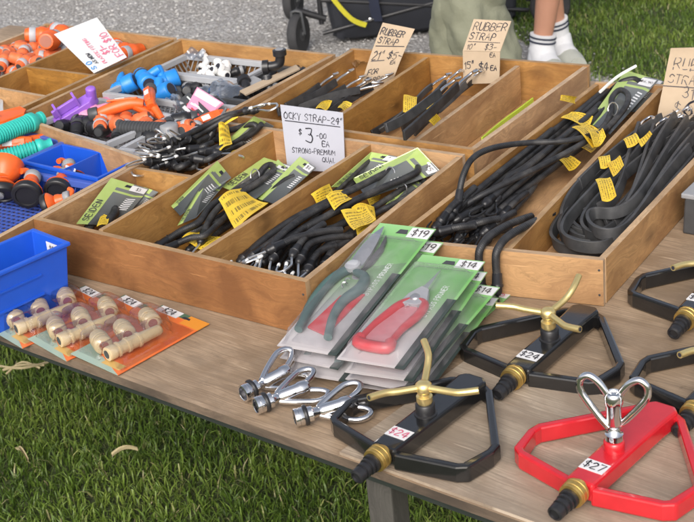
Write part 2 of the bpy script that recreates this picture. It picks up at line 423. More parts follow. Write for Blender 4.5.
def box(g, c, s, rot=None, mi=0, uvs=1.0, taper=1.0):
    c = V(c); X, Y, Z = (x / 2 for x in s); vs = []
    for z in (-Z, Z):
        k = taper if z > 0 else 1
        for x, y in ((-X, -Y), (X, -Y), (X, Y), (-X, Y)): vs.append(V((x * k, y * k, z)))
    if rot: vs = [Euler(rot).to_matrix() @ v for v in vs]
    vs = [v + c for v in vs]
    ff = [(3, 2, 1, 0), (4, 5, 6, 7), (0, 1, 5, 4), (1, 2, 6, 5), (2, 3, 7, 6), (3, 0, 4, 7)]
    o = rnd.random() * 9; uu = []
    dims = [(0, 1), (0, 1), (0, 2), (1, 2), (0, 2), (1, 2)]
    sx = [(-X, X), (-Y, Y), (-Z, Z)]
    for f, (a, b) in zip(ff, dims):
        loc = []
        for i in f:
            p = ((-X, X)[i % 4 in (1, 2)], (-Y, Y)[i % 4 in (2, 3)], (-Z, Z)[i > 3]); loc.append((p[a] + o, p[b] + o))
        uu.append(loc)
    g.add(vs, ff, uu, mi); return g
def prism(g, outline, z0, z1, mi=0):
    n = len(outline); vs = [V((x, y, z0)) for x, y in outline] + [V((x, y, z1)) for x, y in outline]
    fs = [list(range(n))[::-1], [n + i for i in range(n)]] + [[i, (i + 1) % n, n + (i + 1) % n, n + i] for i in range(n)]
    g.add(vs, fs, None, mi); return g
class Card:
    """bilinear sheet bl, br, tr, tl (3-D), with optional bulge function of (s,t)"""
    def __init__(s, bl, br, tr, tl, bulge=None):
        s.c = [V(p) for p in (bl, br, tr, tl)]; s.bulge = bulge
        s.W = ((s.c[1] - s.c[0]).length + (s.c[2] - s.c[3]).length) / 2; s.H = ((s.c[3] - s.c[0]).length + (s.c[2] - s.c[1]).length) / 2
        s.N = (s.c[1] - s.c[0]).cross(s.c[3] - s.c[0]).normalized()
    def P(s, u, v, e=0):
        a, b, c, d = s.c
        p = a * (1 - u) * (1 - v) + b * u * (1 - v) + c * u * v + d * (1 - u) * v
        if s.bulge: p = p + s.N * s.bulge(u, v)
        return p + s.N * e
def sheet(g, card, nx=1, ny=1, th=.0008, mi=0, sm=False):
    vs = []; fs = []; uv = []; k = (nx + 1) * (ny + 1)
    for e in (th, 0):
        for j in range(ny + 1):
            for i in range(nx + 1): vs.append(card.P(i / nx, j / ny, e))
    I = lambda i, j: j * (nx + 1) + i
    U = lambda i, j: (i / nx, j / ny)
    for j in range(ny):
        for i in range(nx):
            q = ((i, j), (i + 1, j), (i + 1, j + 1), (i, j + 1))
            fs.append([I(*a) for a in q]); uv.append([U(*a) for a in q])
            fs.append([k + I(*a) for a in q[::-1]]); uv.append([U(*a) for a in q[::-1]])
    rim = [(i, 0) for i in range(nx)] + [(nx, j) for j in range(ny)] + [(i, ny) for i in range(nx, 0, -1)] + [(0, j) for j in range(ny, 0, -1)]
    for a in range(len(rim)):
        p, q = rim[a], rim[(a + 1) % len(rim)]
        fs.append([I(*q), I(*p), k + I(*p), k + I(*q)]); uv.append([U(*q), U(*p), U(*p), U(*q)])
    g.add(vs, fs, uv, mi, sm); return g

# ------------------------------------------------------------------ hand lettering (single strokes)
FONT = {
'A': [[(0, 0), (.3, 1), (.6, 0)], [(.12, .38), (.48, .38)]],
'B': [[(0, 0), (0, 1), (.38, .98), (.5, .8), (.36, .55), (0, .52)], [(.36, .55), (.56, .3), (.4, .02), (0, 0)]],
'C': [[(.56, .85), (.35, 1), (.1, .82), (.02, .5), (.1, .18), (.35, 0), (.56, .15)]],
'D': [[(0, 0), (0, 1), (.35, .95), (.56, .5), (.35, .05), (0, 0)]],
'E': [[(.52, 1), (0, 1), (0, 0), (.52, 0)], [(0, .52), (.42, .52)]],
'F': [[(.52, 1), (0, 1), (0, 0)], [(0, .52), (.4, .52)]],
'G': [[(.56, .85), (.35, 1), (.08, .8), (.02, .45), (.12, .12), (.38, 0), (.56, .2), (.56, .45), (.36, .45)]],
'H': [[(0, 0), (0, 1)], [(.52, 0), (.52, 1)], [(0, .5), (.52, .5)]],
'I': [[(.1, 0), (.1, 1)]],
'J': [[(.45, 1), (.45, .2), (.28, 0), (.08, .1), (.02, .28)]],
'K': [[(0, 0), (0, 1)], [(.5, 1), (0, .45), (.54, 0)]],
'L': [[(0, 1), (0, 0), (.48, 0)]],
'M': [[(0, 0), (.06, 1), (.35, .3), (.64, 1), (.7, 0)]],
'N': [[(0, 0), (0, 1), (.52, 0), (.52, 1)]],
'O': [[(.3, 1), (.06, .8), (0, .5), (.06, .2), (.3, 0), (.54, .2), (.6, .5), (.54, .8), (.3, 1)]],
'P': [[(0, 0), (0, 1), (.4, .97), (.54, .76), (.4, .52), (0, .48)]],
'Q': [[(.3, 1), (.06, .8), (0, .5), (.06, .2), (.3, 0), (.54, .2), (.6, .5), (.54, .8), (.3, 1)], [(.36, .25), (.62, -.05)]],
'R': [[(0, 0), (0, 1), (.4, .97), (.52, .76), (.4, .54), (0, .5)], [(.24, .5), (.56, 0)]],
'S': [[(.52, .86), (.3, 1), (.06, .84), (.1, .6), (.46, .42), (.52, .18), (.28, 0), (.02, .14)]],
'T': [[(0, 1), (.58, 1)], [(.29, 1), (.29, 0)]],
'U': [[(0, 1), (.02, .25), (.26, 0), (.5, .25), (.52, 1)]],
'V': [[(0, 1), (.28, 0), (.56, 1)]],
'W': [[(0, 1), (.16, 0), (.36, .7), (.56, 0), (.72, 1)]],
'X': [[(0, 1), (.52, 0)], [(.52, 1), (0, 0)]],
'Y': [[(0, 1), (.27, .5), (.54, 1)], [(.27, .5), (.24, 0)]],
'0': [[(.27, 1), (.05, .8), (0, .5), (.05, .2), (.27, 0), (.49, .2), (.54, .5), (.49, .8), (.27, 1)]],
'1': [[(.04, .78), (.2, 1), (.2, 0)]],
'2': [[(.02, .8), (.22, 1), (.48, .84), (.46, .58), (0, 0), (.54, 0)]],
'3': [[(.04, .88), (.28, 1), (.48, .8), (.36, .56), (.18, .54)], [(.36, .56), (.54, .3), (.36, .02), (.02, .1)]],
'4': [[(.38, 0), (.38, 1), (0, .32), (.56, .32)]],
'5': [[(.5, 1), (.08, 1), (.05, .58), (.34, .62), (.52, .34), (.34, .02), (.02, .08)]],
'6': [[(.46, .95), (.2, .75), (.03, .35), (.14, .04), (.36, 0), (.52, .24), (.36, .48), (.08, .36)]],
'7': [[(0, 1), (.52, 1), (.18, 0)]],
'9': [[(.5, .62), (.3, .46), (.06, .6), (.1, .9), (.32, 1), (.5, .85), (.48, .4), (.3, 0)]],
'$': [[(.52, .82), (.3, .95), (.06, .8), (.1, .6), (.46, .42), (.52, .2), (.28, .05), (.02, .18)], [(.29, 1.1), (.29, -.1)]],
'"': [[(.06, 1.08), (.04, .8)], [(.22, 1.08), (.2, .8)]],
'-': [[(.06, .48), (.46, .48)]], '.': [[(.08, .02), (.14, .06)]], "'": [[(.08, 1.05), (.05, .8)]], ':': [[(.1, .2), (.14, .24)], [(.1, .7), (.14, .74)]],
}
def write(g, card, text, x, y, h, wid, slant=0, sp=.28, jit=.03, lift=.0012, rx=1, mi=0, flip=False, vert=False, seed=1):
    """x, y, h, wid in metres on the card"""
    q = random.Random(seed + len(text)); cx = x
    for ch in text:
        if ch == ' ': cx += h * .5 * rx; continue
        st = FONT.get(ch); 
        if not st: continue
        wmax = max(p[0] for s in st for p in s)
        dy = q.uniform(-jit, jit) * h
        for s in st:
            wd_ = wid * q.uniform(.72, 1.28)
            pts = [((cx + (px * rx + py * slant) * h + q.uniform(-jit, jit) * h * .5), y + dy + (py + q.uniform(-jit, jit)) * h) for px, py in s]
            if len(pts) > 2:
                pts = [(p.x, p.y) for p in crom([(a, b, 0) for a, b in pts], 3)] if len(pts) > 3 else pts
            if flip: pts = [(card.W - a, card.H - b) for a, b in pts]
            vs = []; fs = []
            for i, (a, b) in enumerate(pts):
                pa = pts[max(i - 1, 0)]; pb = pts[min(i + 1, len(pts) - 1)]
                dx, dyy = pb[0] - pa[0], pb[1] - pa[1]; L = math.hypot(dx, dyy) or 1
                pr_w = wd_ * (1.12 - .35 * i / max(1, len(pts) - 1)); nx, ny = -dyy / L * pr_w / 2, dx / L * pr_w / 2
                ex = (dx / L * wid / 2 if i == len(pts) - 1 else (-dx / L * wid / 2 if i == 0 else 0), dyy / L * wid / 2 if i == len(pts) - 1 else (-dyy / L * wid / 2 if i == 0 else 0))
                for sgn in (1, -1):
                    vs.append(card.P((a + ex[0] + nx * sgn) / card.W, (b + ex[1] + ny * sgn) / card.H, lift))
            for i in range(len(pts) - 1): fs.append([2 * i, 2 * i + 1, 2 * i + 3, 2 * i + 2])
            g.add(vs, fs, None, mi)
        cx += (wmax * rx + sp) * h
    return cx
def rule(g, card, x0, y0, x1, y1, wid, lift=.0012):
    dx, dy = x1 - x0, y1 - y0; L = math.hypot(dx, dy); nx, ny = -dy / L * wid / 2, dx / L * wid / 2
    n = 6; vs = []; fs = []
    for i in range(n + 1):
        a, b = x0 + dx * i / n, y0 + dy * i / n
        for s in (1, -1): vs.append(card.P((a + nx * s) / card.W, (b + ny * s) / card.H, lift))
    for i in range(n): fs.append([2 * i, 2 * i + 1, 2 * i + 3, 2 * i + 2])
    g.add(vs, fs)
def price(parent, card_pts, text, ink='ink', fill=.62, e=.0006):
    c = Card(*card_pts); g = sheet(G(), c, 1, 1, e); s = obj('price_sticker', g, 'sticker', parent)
    t = G(); h = c.H * fill
    ln = sum((max(p[0] for q_ in FONT[ch] for p in q_) + .24) for ch in text) - .24
    rx = 1.0
    if ln * h > c.W * .86: h = c.W * .86 / ln
    write(t, c, text, (c.W - ln * h) / 2, (c.H - h) / 2, h, h * .13, 0, .24, .0, e + .0005)
    obj('lettering', t, ink, s); return s

# ------------------------------------------------------------------ ground
def structure(name, g, m):
    return tag(obj(name, g, m), None, None, None, 'structure')
GZ = -TABLE
g = G(); g.add([(-70, -60, GZ), (60, -60, GZ), (60, 80, GZ), (-70, 80, GZ)], [[0, 1, 2, 3]], [[(0, 0)] * 4]); structure('ground', g, 'gravel')
g = G()      # lawn under and in front of the stall, lawn beyond the gravel strip
near = [(-5.5, 1.75), (-3, 1.9), (-1.2, 1.8), (.6, 1.95), (3, 1.85), (9, 1.9), (9, -12), (-9, -12), (-9, 1.7)]
g.add([(x, y, GZ + .004) for x, y in near], [list(range(len(near)))[::-1]])
structure('lawn', g, 'soil')
far_pts = [(-9, 9.4), (-4, 6.1), (-2.2, 4.7), (-1.35, 3.9), (-.75, 3.36), (-.3, 3.12), (.4, 3.05), (2, 3.0), (9, 2.6), (40, 2.4), (40, 60), (-40, 60), (-40, 26)]
g = G(); g.add([(x, y, GZ + .004) for x, y in far_pts], [list(range(len(far_pts)))])
structure('far_lawn', g, 'soil')

def blades(name, n, pick, lmin, lmax, wid, label, seed):
    q = random.Random(seed); vs = []; fs = []; tone = []
    for _ in range(n):
        x, y = pick(q); a = q.uniform(0, 6.283); ln = q.uniform(lmin, lmax); lean = q.uniform(.1, 1.0)
        ca, sa = math.cos(a), math.sin(a); ww = wid * q.uniform(.6, 1.3); pc = (q.random() + .8 * (math.sin(x * 9.1 + 2.3 * y) * math.sin(y * 11.3 - 3 * x) * .5 + .5)) / 1.8
        t0 = pc * .85 if q.random() > .05 else q.uniform(.88, 1)
        o = len(vs); b = q.uniform(0, 6.283); cb, sb = math.cos(b) * ww, math.sin(b) * ww
        for k, (s, z) in enumerate(((0, 0), (.28, .55), (.75, .92))):
            px, py, pz = x + ca * ln * lean * s, y + sa * ln * lean * s, GZ + ln * z * (1 - .35 * lean * s)
            k_ = (1, .9, .6)[k]
            vs += [(px - cb * k_, py - sb * k_, pz), (px + cb * k_, py + sb * k_, pz)]
        vs.append((x + ca * ln * lean * 1.15, y + sa * ln * lean * 1.15, GZ + ln * (.95 - .45 * lean)))
        fs += [(o, o + 1, o + 3, o + 2), (o + 2, o + 3, o + 5, o + 4), (o + 4, o + 5, o + 6)]
        tone += [t0] * 7
    me = bpy.data.meshes.new(name); me.from_pydata(vs, [], fs)
    ca_ = me.color_attributes.new('tone', 'FLOAT_COLOR', 'POINT'); ca_.data.foreach_set('color', [c for t in tone for c in (t, t, t, 1)])
    me.materials.append(M['grass']); me.polygons.foreach_set('use_smooth', [True] * len(fs))
    return tag(link(name, me), label, 'grass', None, 'stuff')
def near_pick(q):
    while True:
        x = q.uniform(-2.6, 1.3); y = q.uniform(-.5, 1.85)
        if q.random() < .35 or (-2.0 < x < .8 and y < 1.5): return x, y
blades('grass', 130000, near_pick, .016, .046, .0017, 'tufted green lawn growing under the front of the stall', 3)
def far_pick(q):
    while True:
        x = q.uniform(-2.6, 1.6); y = q.uniform(3.05, 6.0)
        e = 3.2 + max(0, (-.4 - x)) * .78 + (q.random() ** 2) * .25
        if y > e - .12: return x, y
blades('far_grass', 85000, far_pick, .016, .042, .0022, 'short green lawn beyond the gravel path', 5)
def stones():
    q = random.Random(9); vs = []; fs = []; tone = []
    for _ in range(19000):
        x = q.uniform(-4.6, .4); y = q.uniform(2.5, 5.4)
        if y > 3.3 + max(0, (-.4 - x)) * .78: continue
        r = q.uniform(.003, .009); o = len(vs); t = q.random() ** 1.4
        for d in ((1, 0, 0), (-1, 0, 0), (0, 1, 0), (0, -1, 0), (.3, .3, .7), (-.5, -.4, .6)):
            vs.append((x + d[0] * r * q.uniform(.7, 1.3), y + d[1] * r * q.uniform(.7, 1.3), GZ + .002 + d[2] * r * q.uniform(.6, 1.2)))
            tone.append(t)
        fs += [(o, o + 2, o + 4), (o + 2, o + 5, o + 4), (o + 2, o + 1, o + 5), (o + 1, o + 3, o + 5), (o + 3, o + 4, o + 5), (o + 3, o, o + 4)]
    me = bpy.data.meshes.new('gravel'); me.from_pydata(vs, [], fs)
    ca_ = me.color_attributes.new('tone', 'FLOAT_COLOR', 'POINT'); ca_.data.foreach_set('color', [c for t in tone for c in (t, t, t, 1)])
    me.materials.append(M['stone']); tag(link('gravel', me), 'loose grey gravel stones on the path', 'gravel', None, 'stuff')
stones()
for i, (u, v, du, dv, lab) in enumerate(((125, 453, 13, -3, 'long dry leaf lying across the grass by the stall'), (22, 455, 6, 6, 'pale curled dry leaf on the grass at far left'))):
    a = at(u - du, v - dv, GZ + .07); b = at(u + du, v + dv, GZ + .07); d = (b - a); n = V((-d.y, d.x, 0)).normalized() * .007
    c = Card(a - n * .3, b - n * .3, b + n * .3, a + n, lambda s, t: .012 * math.sin(s * 3) + .004 * math.cos(t * 6))
    tag(obj('dry_leaf', sheet(G(), c, 8, 2, .0006, 0, True), 'straw'), lab, 'leaf', 'dry leaves on the grass')
g = G()
for k in range(3): tube(g, [at(0 + 3 * k, 366 + 4 * k, GZ + .07), at(22, 368 - 3 * k, GZ + .085), at(48 - 4 * k, 362 + 3 * k, GZ + .07)], .003, 5, smooth=4)
tag(obj('dry_stalk', g, 'straw'), 'dry straw stalks lying in the grass under the table edge', 'straw')

# ------------------------------------------------------------------ table
def tl(x): return -.175 - .1 * (x - .09)          # front edge of the table top
def slab(g, x0, x1, back, z0, z1, inset=0, mi_top=0, mi_side=1, front=None):
    f = front or tl
    P = [(x0, f(x0) + inset), (x1, f(x1) + inset), (x1, back), (x0, back)]
    vs = [(x, y, z0) for x, y in P] + [(x, y, z1) for x, y in P]
    uv = [(x * .995 - y * .1, y * .995 + x * .1) for x, y in P]
    g.add(vs, [(3, 2, 1, 0), (4, 5, 6, 7)], [uv[::-1], uv], mi_top)
    fs = [(0, 1, 5, 4), (1, 2, 6, 5), (2, 3, 7, 6), (3, 0, 4, 7)]
    g.add(vs, fs, [[(P[i % 4][0] + P[i % 4][1], (0 if i < 4 else .02)) for i in f_] for f_ in fs], mi_side)
t = thing('trestle_table', 'long weathered plywood stall table holding the wooden trays', 'table', None, (.2, .4, -.75))
g = G(); slab(g, -1.15, 1.5, 1.08, -.012, 0); obj('table_top', g, ['table', 'edge_dark'], t, .0015)
g = G(); slab(g, -1.1, 1.45, 1.0, -.027, -.0125, .010); obj('table_frame', g, ['rail', 'rail'], t)
def leg(px, py):
    g = G(); box(g, (px, py, -.0345 - .3575), (.034, .036, .715)); 
    # swap uv so that the grain runs up the post
    g.uv = [[(b, a) for a, b in f] for f in g.uv]; obj('leg', g, 'post', t, .002)
leg(.738, -.2); leg(-1.0, -.02); leg(1.38, -.25); leg(-1.0, .96); leg(.2, .97); leg(1.38, .97)
g = G(); P = [(.632, tl(.632) + .002), (1.42, tl(1.42) + .002), (1.42, .10), (1.05, .14), (.733, .022)]
P = [(.70, tl(.70) + .0025), (1.46, tl(1.46) + .0025), (1.46, -.06), (.735, .022)]
vs = [(x, y, .0004) for x, y in P] + [(x, y, .0042) for x, y in P]
uv = [(x * .99 - y * .14 + 3, y * .99 + x * .14) for x, y in P]
g.add(vs, [(3, 2, 1, 0), (4, 5, 6, 7)], [uv[::-1], uv]); g.add(vs, [(0, 1, 5, 4), (1, 2, 6, 5), (2, 3, 7, 6), (3, 0, 4, 7)], [[(P[i % 4][0], .02) for i in f] for f in ((0, 1, 5, 4), (1, 2, 6, 5), (2, 3, 7, 6), (3, 0, 4, 7))])
tag(obj('plywood_offcut', g, 'table_light'), 'thin paler plywood sheet lying on the table under the sprinklers', 'board')

# ------------------------------------------------------------------ trays
def board(parent, name, p, q, th, z0, z1, mats=('tray', 'rim'), bev=.0008):
    """upright board from plan point p to q, thickness th to the left of p->q"""
    p = V((p[0], p[1], 0)); q = V((q[0], q[1], 0)); d = (q - p); L = d.length; d /= L; n = V((-d.y, d.x, 0)) * th
    vs = []
    for z in (z0, z1): vs += [p + V((0, 0, z)), q + V((0, 0, z)), q + n + V((0, 0, z)), p + n + V((0, 0, z))]
    o = rnd.random() * 20; o2 = rnd.random() * 20
    U = [(0, 0), (L, 0), (L, th), (0, th)]
    g = G(); h = z1 - z0
    g.add(vs, [(3, 2, 1, 0), (0, 1, 5, 4), (2, 3, 7, 6)], [[(o, o2)] * 4, [(o, o2), (o + L, o2), (o + L, o2 + h), (o, o2 + h)], [(o + L, o2 + .3), (o, o2 + .3), (o, o2 + h + .3), (o + L, o2 + h + .3)]], 0)
    g.add(vs, [(4, 5, 6, 7), (1, 2, 6, 5), (3, 0, 4, 7)], [[(o + a, o2 + b) for a, b in U], [(o, o2), (o, o2 + th), (o + h, o2 + th), (o + h, o2)], [(o, o2), (o, o2 + th), (o + h, o2 + th), (o + h, o2)]], 1)
    return obj(name, g, list(mats), parent, bev)
def lerp(a, b, t): return (a[0] + (b[0] - a[0]) * t, a[1] + (b[1] - a[1]) * t)
TH = .0095
def tray(label, c, h, dividers=(), front='tray', group='wooden sorting trays on the stall'):
    FL, FR, BR, BL = [(p[0], p[1]) for p in c]
    ctr = ((FL[0] + BR[0]) / 2, (FL[1] + BR[1]) / 2, 0.0006)
    t = thing('wooden_tray', label, 'tray', group, ctr)
    z0 = .0008
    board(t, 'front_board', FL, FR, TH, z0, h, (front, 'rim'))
    board(t, 'back_board', BR, BL, TH, z0, h)
    def inset(a, b, d):
        L = math.hypot(b[0] - a[0], b[1] - a[1]); return lerp(a, b, d / L)
    a, b = inset(FR, BR, TH + .0003), inset(BR, FR, TH + .0003); board(t, 'side_board', a, b, TH, z0, h - .0012)
    a, b = inset(BL, FL, TH + .0003), inset(FL, BL, TH + .0003); board(t, 'side_board', a, b, TH, z0, h - .0012)
    for p, q, k in dividers:
        d = V((q[0] - p[0], q[1] - p[1])).normalized(); n = V((-d.y, d.x)) * (TH * .45)
        board(t, 'divider', (p[0] - n.x, p[1] - n.y), (q[0] - n.x, q[1] - n.y), TH * .9, .007, h - .002 - .0007 * k)
    for (P_, Q_) in ((FL, FR), (FR, FL)):
        L_ = math.hypot(Q_[0] - P_[0], Q_[1] - P_[1])
        for zz in (.018, h - .018):
            a = lerp(P_, Q_, .0055 / L_); b = G(); lathe(b, [(.0017, -.0008), (.0017, .0003), (.0008, .0005)], (a[0], a[1] - .0002, zz + rnd.uniform(-.004, .004)), (0, -1, 0), 8); obj('nail', b, 'dark_grey', t)
    g = G(); ins = TH * .5
    cx, cy = ctr[0], ctr[1]
    P = [(FL[0] + ins, FL[1] + ins), (FR[0] - ins, FR[1] + ins), (BR[0] - ins, BR[1] - ins), (BL[0] + ins, BL[1] - ins)]
    vs = [(x, y, .0015) for x, y in P] + [(x, y, .0065) for x, y in P]
    g.add(vs, [(3, 2, 1, 0), (4, 5, 6, 7)], [[(y, x) for x, y in P[::-1]], [(y, x) for x, y in P]])
    obj('base', g, 'tray', t)
    return t
HA, HD = .083, .069
def rim(pts, h): return [tuple(at(u, v, h)[:2]) for u, v in pts]
A = rim([(33, 219), (305, 282), (465, 154), (215, 120)], HA)
C = rim([(237, 116.5), (473, 150), (590, 64.5), (352, 48)], HA)
B = [(-.398, -.15), (-.008, -.155), (-.008, .866), (-.408, .874)]
Et = [(-.83, .08), (-.425, .08), (-.42, .874), (-.818, .890)]
D0 = rim([(389, 240), (603, 260.5), (596, 81.5)], HD); D = [D0[0], D0[1], (D0[1][0] + D0[2][0] - D0[0][0] - .012, D0[1][1] + D0[2][1] - D0[0][1]), D0[2]]
def iny(p, d): return (p[0], p[1] + d)
ad1 = rim([(98, 230), (269, 131)], HA); ad2 = rim([(195, 254), (372, 141)], HA); ad3 = rim([(134, 166), (192, 175)], HA)
A_BLACK = A
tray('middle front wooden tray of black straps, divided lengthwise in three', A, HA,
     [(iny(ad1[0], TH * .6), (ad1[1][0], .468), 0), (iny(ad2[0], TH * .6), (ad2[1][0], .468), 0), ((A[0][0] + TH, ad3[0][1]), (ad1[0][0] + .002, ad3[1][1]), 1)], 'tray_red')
cd = rim([(421, 59), (342, 134), (524, 60), (408, 145)], HA)
tray('wooden tray with two rubber strap price cards and one nearly empty bay', C, HA,
     [((.198, C[0][1] + TH * .8), (.179, C[3][1] - TH * .8), 0), ((.386, C[0][1] + TH * .6), (.373, C[3][1] - TH * .7), 0)])
tray('long wooden tray holding grey crates, blue baskets and plastic hose fittings', B, HA,
     [((B[0][0] + TH, .372), (B[1][0] - TH, .278), 0)])
tray('back left wooden tray of orange hose connectors behind a white card', Et, HA,
     [((-.616, .09), (-.623, .876), 0), ((-.618, .622), (-.43, .617), 1), ((-.612, .497), (-.43, .483), 1), ((-.822, .50), (-.622, .497), 1)])
tray('right wooden tray of bungee cords and flat rubber straps', D, HD,
     [(iny(rim([(506, 250)], HD)[0], TH * .7), iny(rim([(662, 86)], HD)[0], -TH * .6), 0)])

# ------------------------------------------------------------------ straps and cords
def px(path, z=None):
    """[(u, v, z)] or [(u, v)] with one z -> points at those heights above the table"""
    out = []
    for p in path:
        w_ = at(p[0], p[1], p[2] if len(p) > 2 else z)
        for P, N_ in BAY:            # keep goods on the open side of the boards of their bay
            if (w_ - P).dot(N_) < .007: w_ = onplane(p[0], p[1], P + N_ * .007, N_)
        if w_.z < .010: w_ = at(p[0], p[1], .010)
        out.append(w_)
    return out
BAY = []
def bay(left=None, back=None, right=None, front=None):
    BAY.clear()
    for pq, sg in ((left, 1), (back, 1), (right, -1), (front, -1)):
        if not pq: continue
        p, q_ = V((*pq[0], 0)), V((*pq[1], 0)); d = (q_ - p).normalized(); n_ = V((d.y, -d.x, 0)) * sg; BAY.append((p + n_ * .0055, n_))
def centre(P): 
    c = V((0, 0, 0))
    for p in P: c += p
    c /= len(P); return (c.x, c.y, min(p.z for p in P))
def hook_end(root, p, d, r, wire='steel', q=rnd, tip=True, size=1.0, moulded=True):
    """moulded black end with a bent wire hook"""
    d = d.normalized(); g = G()
    lathe(g, [(r * .98, -.006), (r * 1.22, -.005), (r * 1.3, .009), (r * 1.5, .010), (r * 1.5, .013), (r * 1.25, .014), (r * 1.15, .021), (r * .7, .025), (.001, .0255)], p - d * .004, d, 12)
    f = obj('hook_collar', g, 'black_plastic', root)
    s = d.orthogonal().normalized(); s = (Matrix.Rotation(q.uniform(0, 6.28), 3, d) @ s)
    if abs(s.z) > .6: s = (s - V((0, 0, s.z * .8))).normalized()
    a = p + d * .02; k = .011 * size
    pts = [a, a + d * .012 * size - s * .004, a + d * .03 * size - s * k * .8, a + d * .043 * size, a + d * .038 * size + s * k, a + d * .022 * size + s * k * 1.25]
    for i, w_ in enumerate(pts): pts[i] = V((w_.x, w_.y, max(w_.z, .009)))
    g = G(); tube(g, pts, .0019, 6, smooth=4); h = obj('hook', g, wire, root)
    if tip:
        e = pts[-1]; g = G(); lathe(g, [(.001, -.001), (.0024, .0), (.0027, .004), (.0022, .007), (.001, .008)], e, pts[-1] - pts[-2], 8); obj('hook_tip', g, 'white_plastic', h)
def tagsheet(root, quad, z, curl=.006, name='warning_tag', m='tag', ph=0.0):
    P = px(quad, z) if len(quad[0]) == 2 else px(quad)
    c = Card(*P, bulge=lambda u, v: curl * math.sin(u * 4.2 + ph) * .6 + curl * math.cos(v * 3.1 + u * 1.5 + ph))
    if c.N.z < 0: c.N = -c.N
    return obj(name, sheet(G(), c, 8, 8, .0005, 0, True), m, root)
def bungee(label, path, r=.006, z=None, ends='b', tags=(), card=None, cardz=.03, sticker=None, group='black bungee cords for sale', m='cord', wire='steel', tip=True, clip=None, name='bungee_cord', cat='bungee cord', text=None):
    r *= .86; P = px(path, z); root = thing(name, label, cat, group, centre(P)); q = random.Random(len(label) * 13 + len(path))
    S = crom(P, 6); g = tube(G(), S, r, 10); obj('cord', g, m, root)
    if ends in ('a', 'ab'): hook_end(root, S[0], S[0] - S[1], r, wire, q, tip)
    if ends in ('b', 'ab'): hook_end(root, S[-1], S[-1] - S[-2], r, wire, q, tip)
    for i, tg in enumerate(tags): tagsheet(root, tg[0], tg[1], tg[2] if len(tg) > 2 else .005, ph=i * 1.3)
    if card:
        CP = px(card, cardz) if len(card[0]) == 2 else px(card)
        c = Card(*CP); 
        cc = obj('backing_card', sheet(G(), c, 1, 1, .0012), 'packcard', root)
        if text:
            t = G(); cv = Card(c.P(.22, .04), c.P(.22, .74), c.P(.03, .74), c.P(.03, .04))
            hh = min(cv.H * .75, cv.W * .9 / (.85 * len(text))); write(t, cv, text, cv.W * .06, cv.H * .15, hh, hh * .17, 0, .3, 0, .002); obj('lettering', t, 'dark_grey', cc)
        hole = G(); hc = Card(c.P(.42, .9), c.P(.62, .9), c.P(.6, .95), c.P(.44, .95)); sheet(hole, Card(*[p + c.N * .0016 for p in hc.c]), 1, 1, .0003); obj('hang_hole', hole, 'ink', cc)
        if sticker:
            price(cc, [c.P(a_, b_) + c.N * .0016 for a_, b_ in ((.58, .84), (.97, .84), (.97, .97), (.58, .97))], sticker[1], 'ink_grey', .5)
    if clip:
        p = at(*clip); g = tube(G(), [p + V((.009 * math.cos(a), .003 * math.sin(a), .011 * math.sin(a))) for a in [k * .6283 for k in range(10)]], .0011, 5, True); obj('wire_tie', g, 'steel', root)
    return root
bay(ad2, ((0, A[3][1] - .006), (.5, A[2][1] - .006)), ((A[1][0] - .006, A[1][1]), (A[2][0] - .006, A[2][1])), ((0, A[0][1] + .005), (.5, A[1][1] + .005)))
# --- tray A, right bay: ocky straps on lime cards
bungee('thick looped bungee cord lying on top with a lime ruler card beneath', [(246, 256, .035), (262, 241, .045), (292, 220, .055), (327, 202, .062), (360, 186, .066), (392, 170, .066), (410, 163, .066), (418, 170, .066), (408, 177, .064), (380, 189, .062), (350, 203, .06), (318, 221, .054), (288, 238, .045), (270, 256, .035)], .0066, ends='ab',
       tags=[([(326, 199), (343, 189), (352, 197), (334, 208)], .070, .004), ([(341, 213), (366, 201), (376, 221), (354, 231)], .062)],
       card=[(367, 199, .048), (441, 171, .052), (418, 148, .056), (353, 179, .05)][:0] or [(353, 179, .05), (367, 199, .048), (441, 172, .052), (418, 148, .056)],
       sticker=([(422, 170, .055), (431, 176, .054), (441, 168, .055), (431, 161, .056)], '$5', 0), clip=(390, 174, .066), text='SEIDEN')
bungee('small looped bungee cord beside the bay divider on a lime card', [(262, 262, .03), (280, 240, .03), (312, 210, .034), (337, 190, .038), (355, 173, .044), (366, 163, .046), (374, 160, .046), (376, 167, .046), (364, 175, .044), (345, 190, .038), (318, 214, .03), (296, 240, .026), (276, 268, .022)], .0052, ends='ab',
       tags=[([(309, 196), (330, 183), (344, 199), (322, 207)], .05)],
       card=[(331, 187, .034), (358, 187, .03), (400, 157, .042), (371, 152, .046)], sticker=([(381, 160, .046), (394, 161, .045), (399, 156, .046), (387, 154, .046)], '$4', 0), clip=(357, 172, .046), text='SEIDEN')
bungee('looped bungee cord tucked against the tray side board', [(300, 272, .02), (318, 244, .028), (340, 224, .032), (366, 212, .036), (392, 196, .042), (410, 183, .046), (421, 178, .046), (424, 185, .046), (414, 193, .044), (394, 204, .04), (372, 216, .034), (346, 236, .03), (326, 258, .02)], .0058, ends='ab',
       tags=[([(352, 212), (374, 205), (377, 222), (357, 232)], .05, .007)],
       card=[(384, 207, .036), (396, 214, .034), (428, 184, .042), (415, 175, .044)], clip=(402, 190, .046), text='SEIDEN')
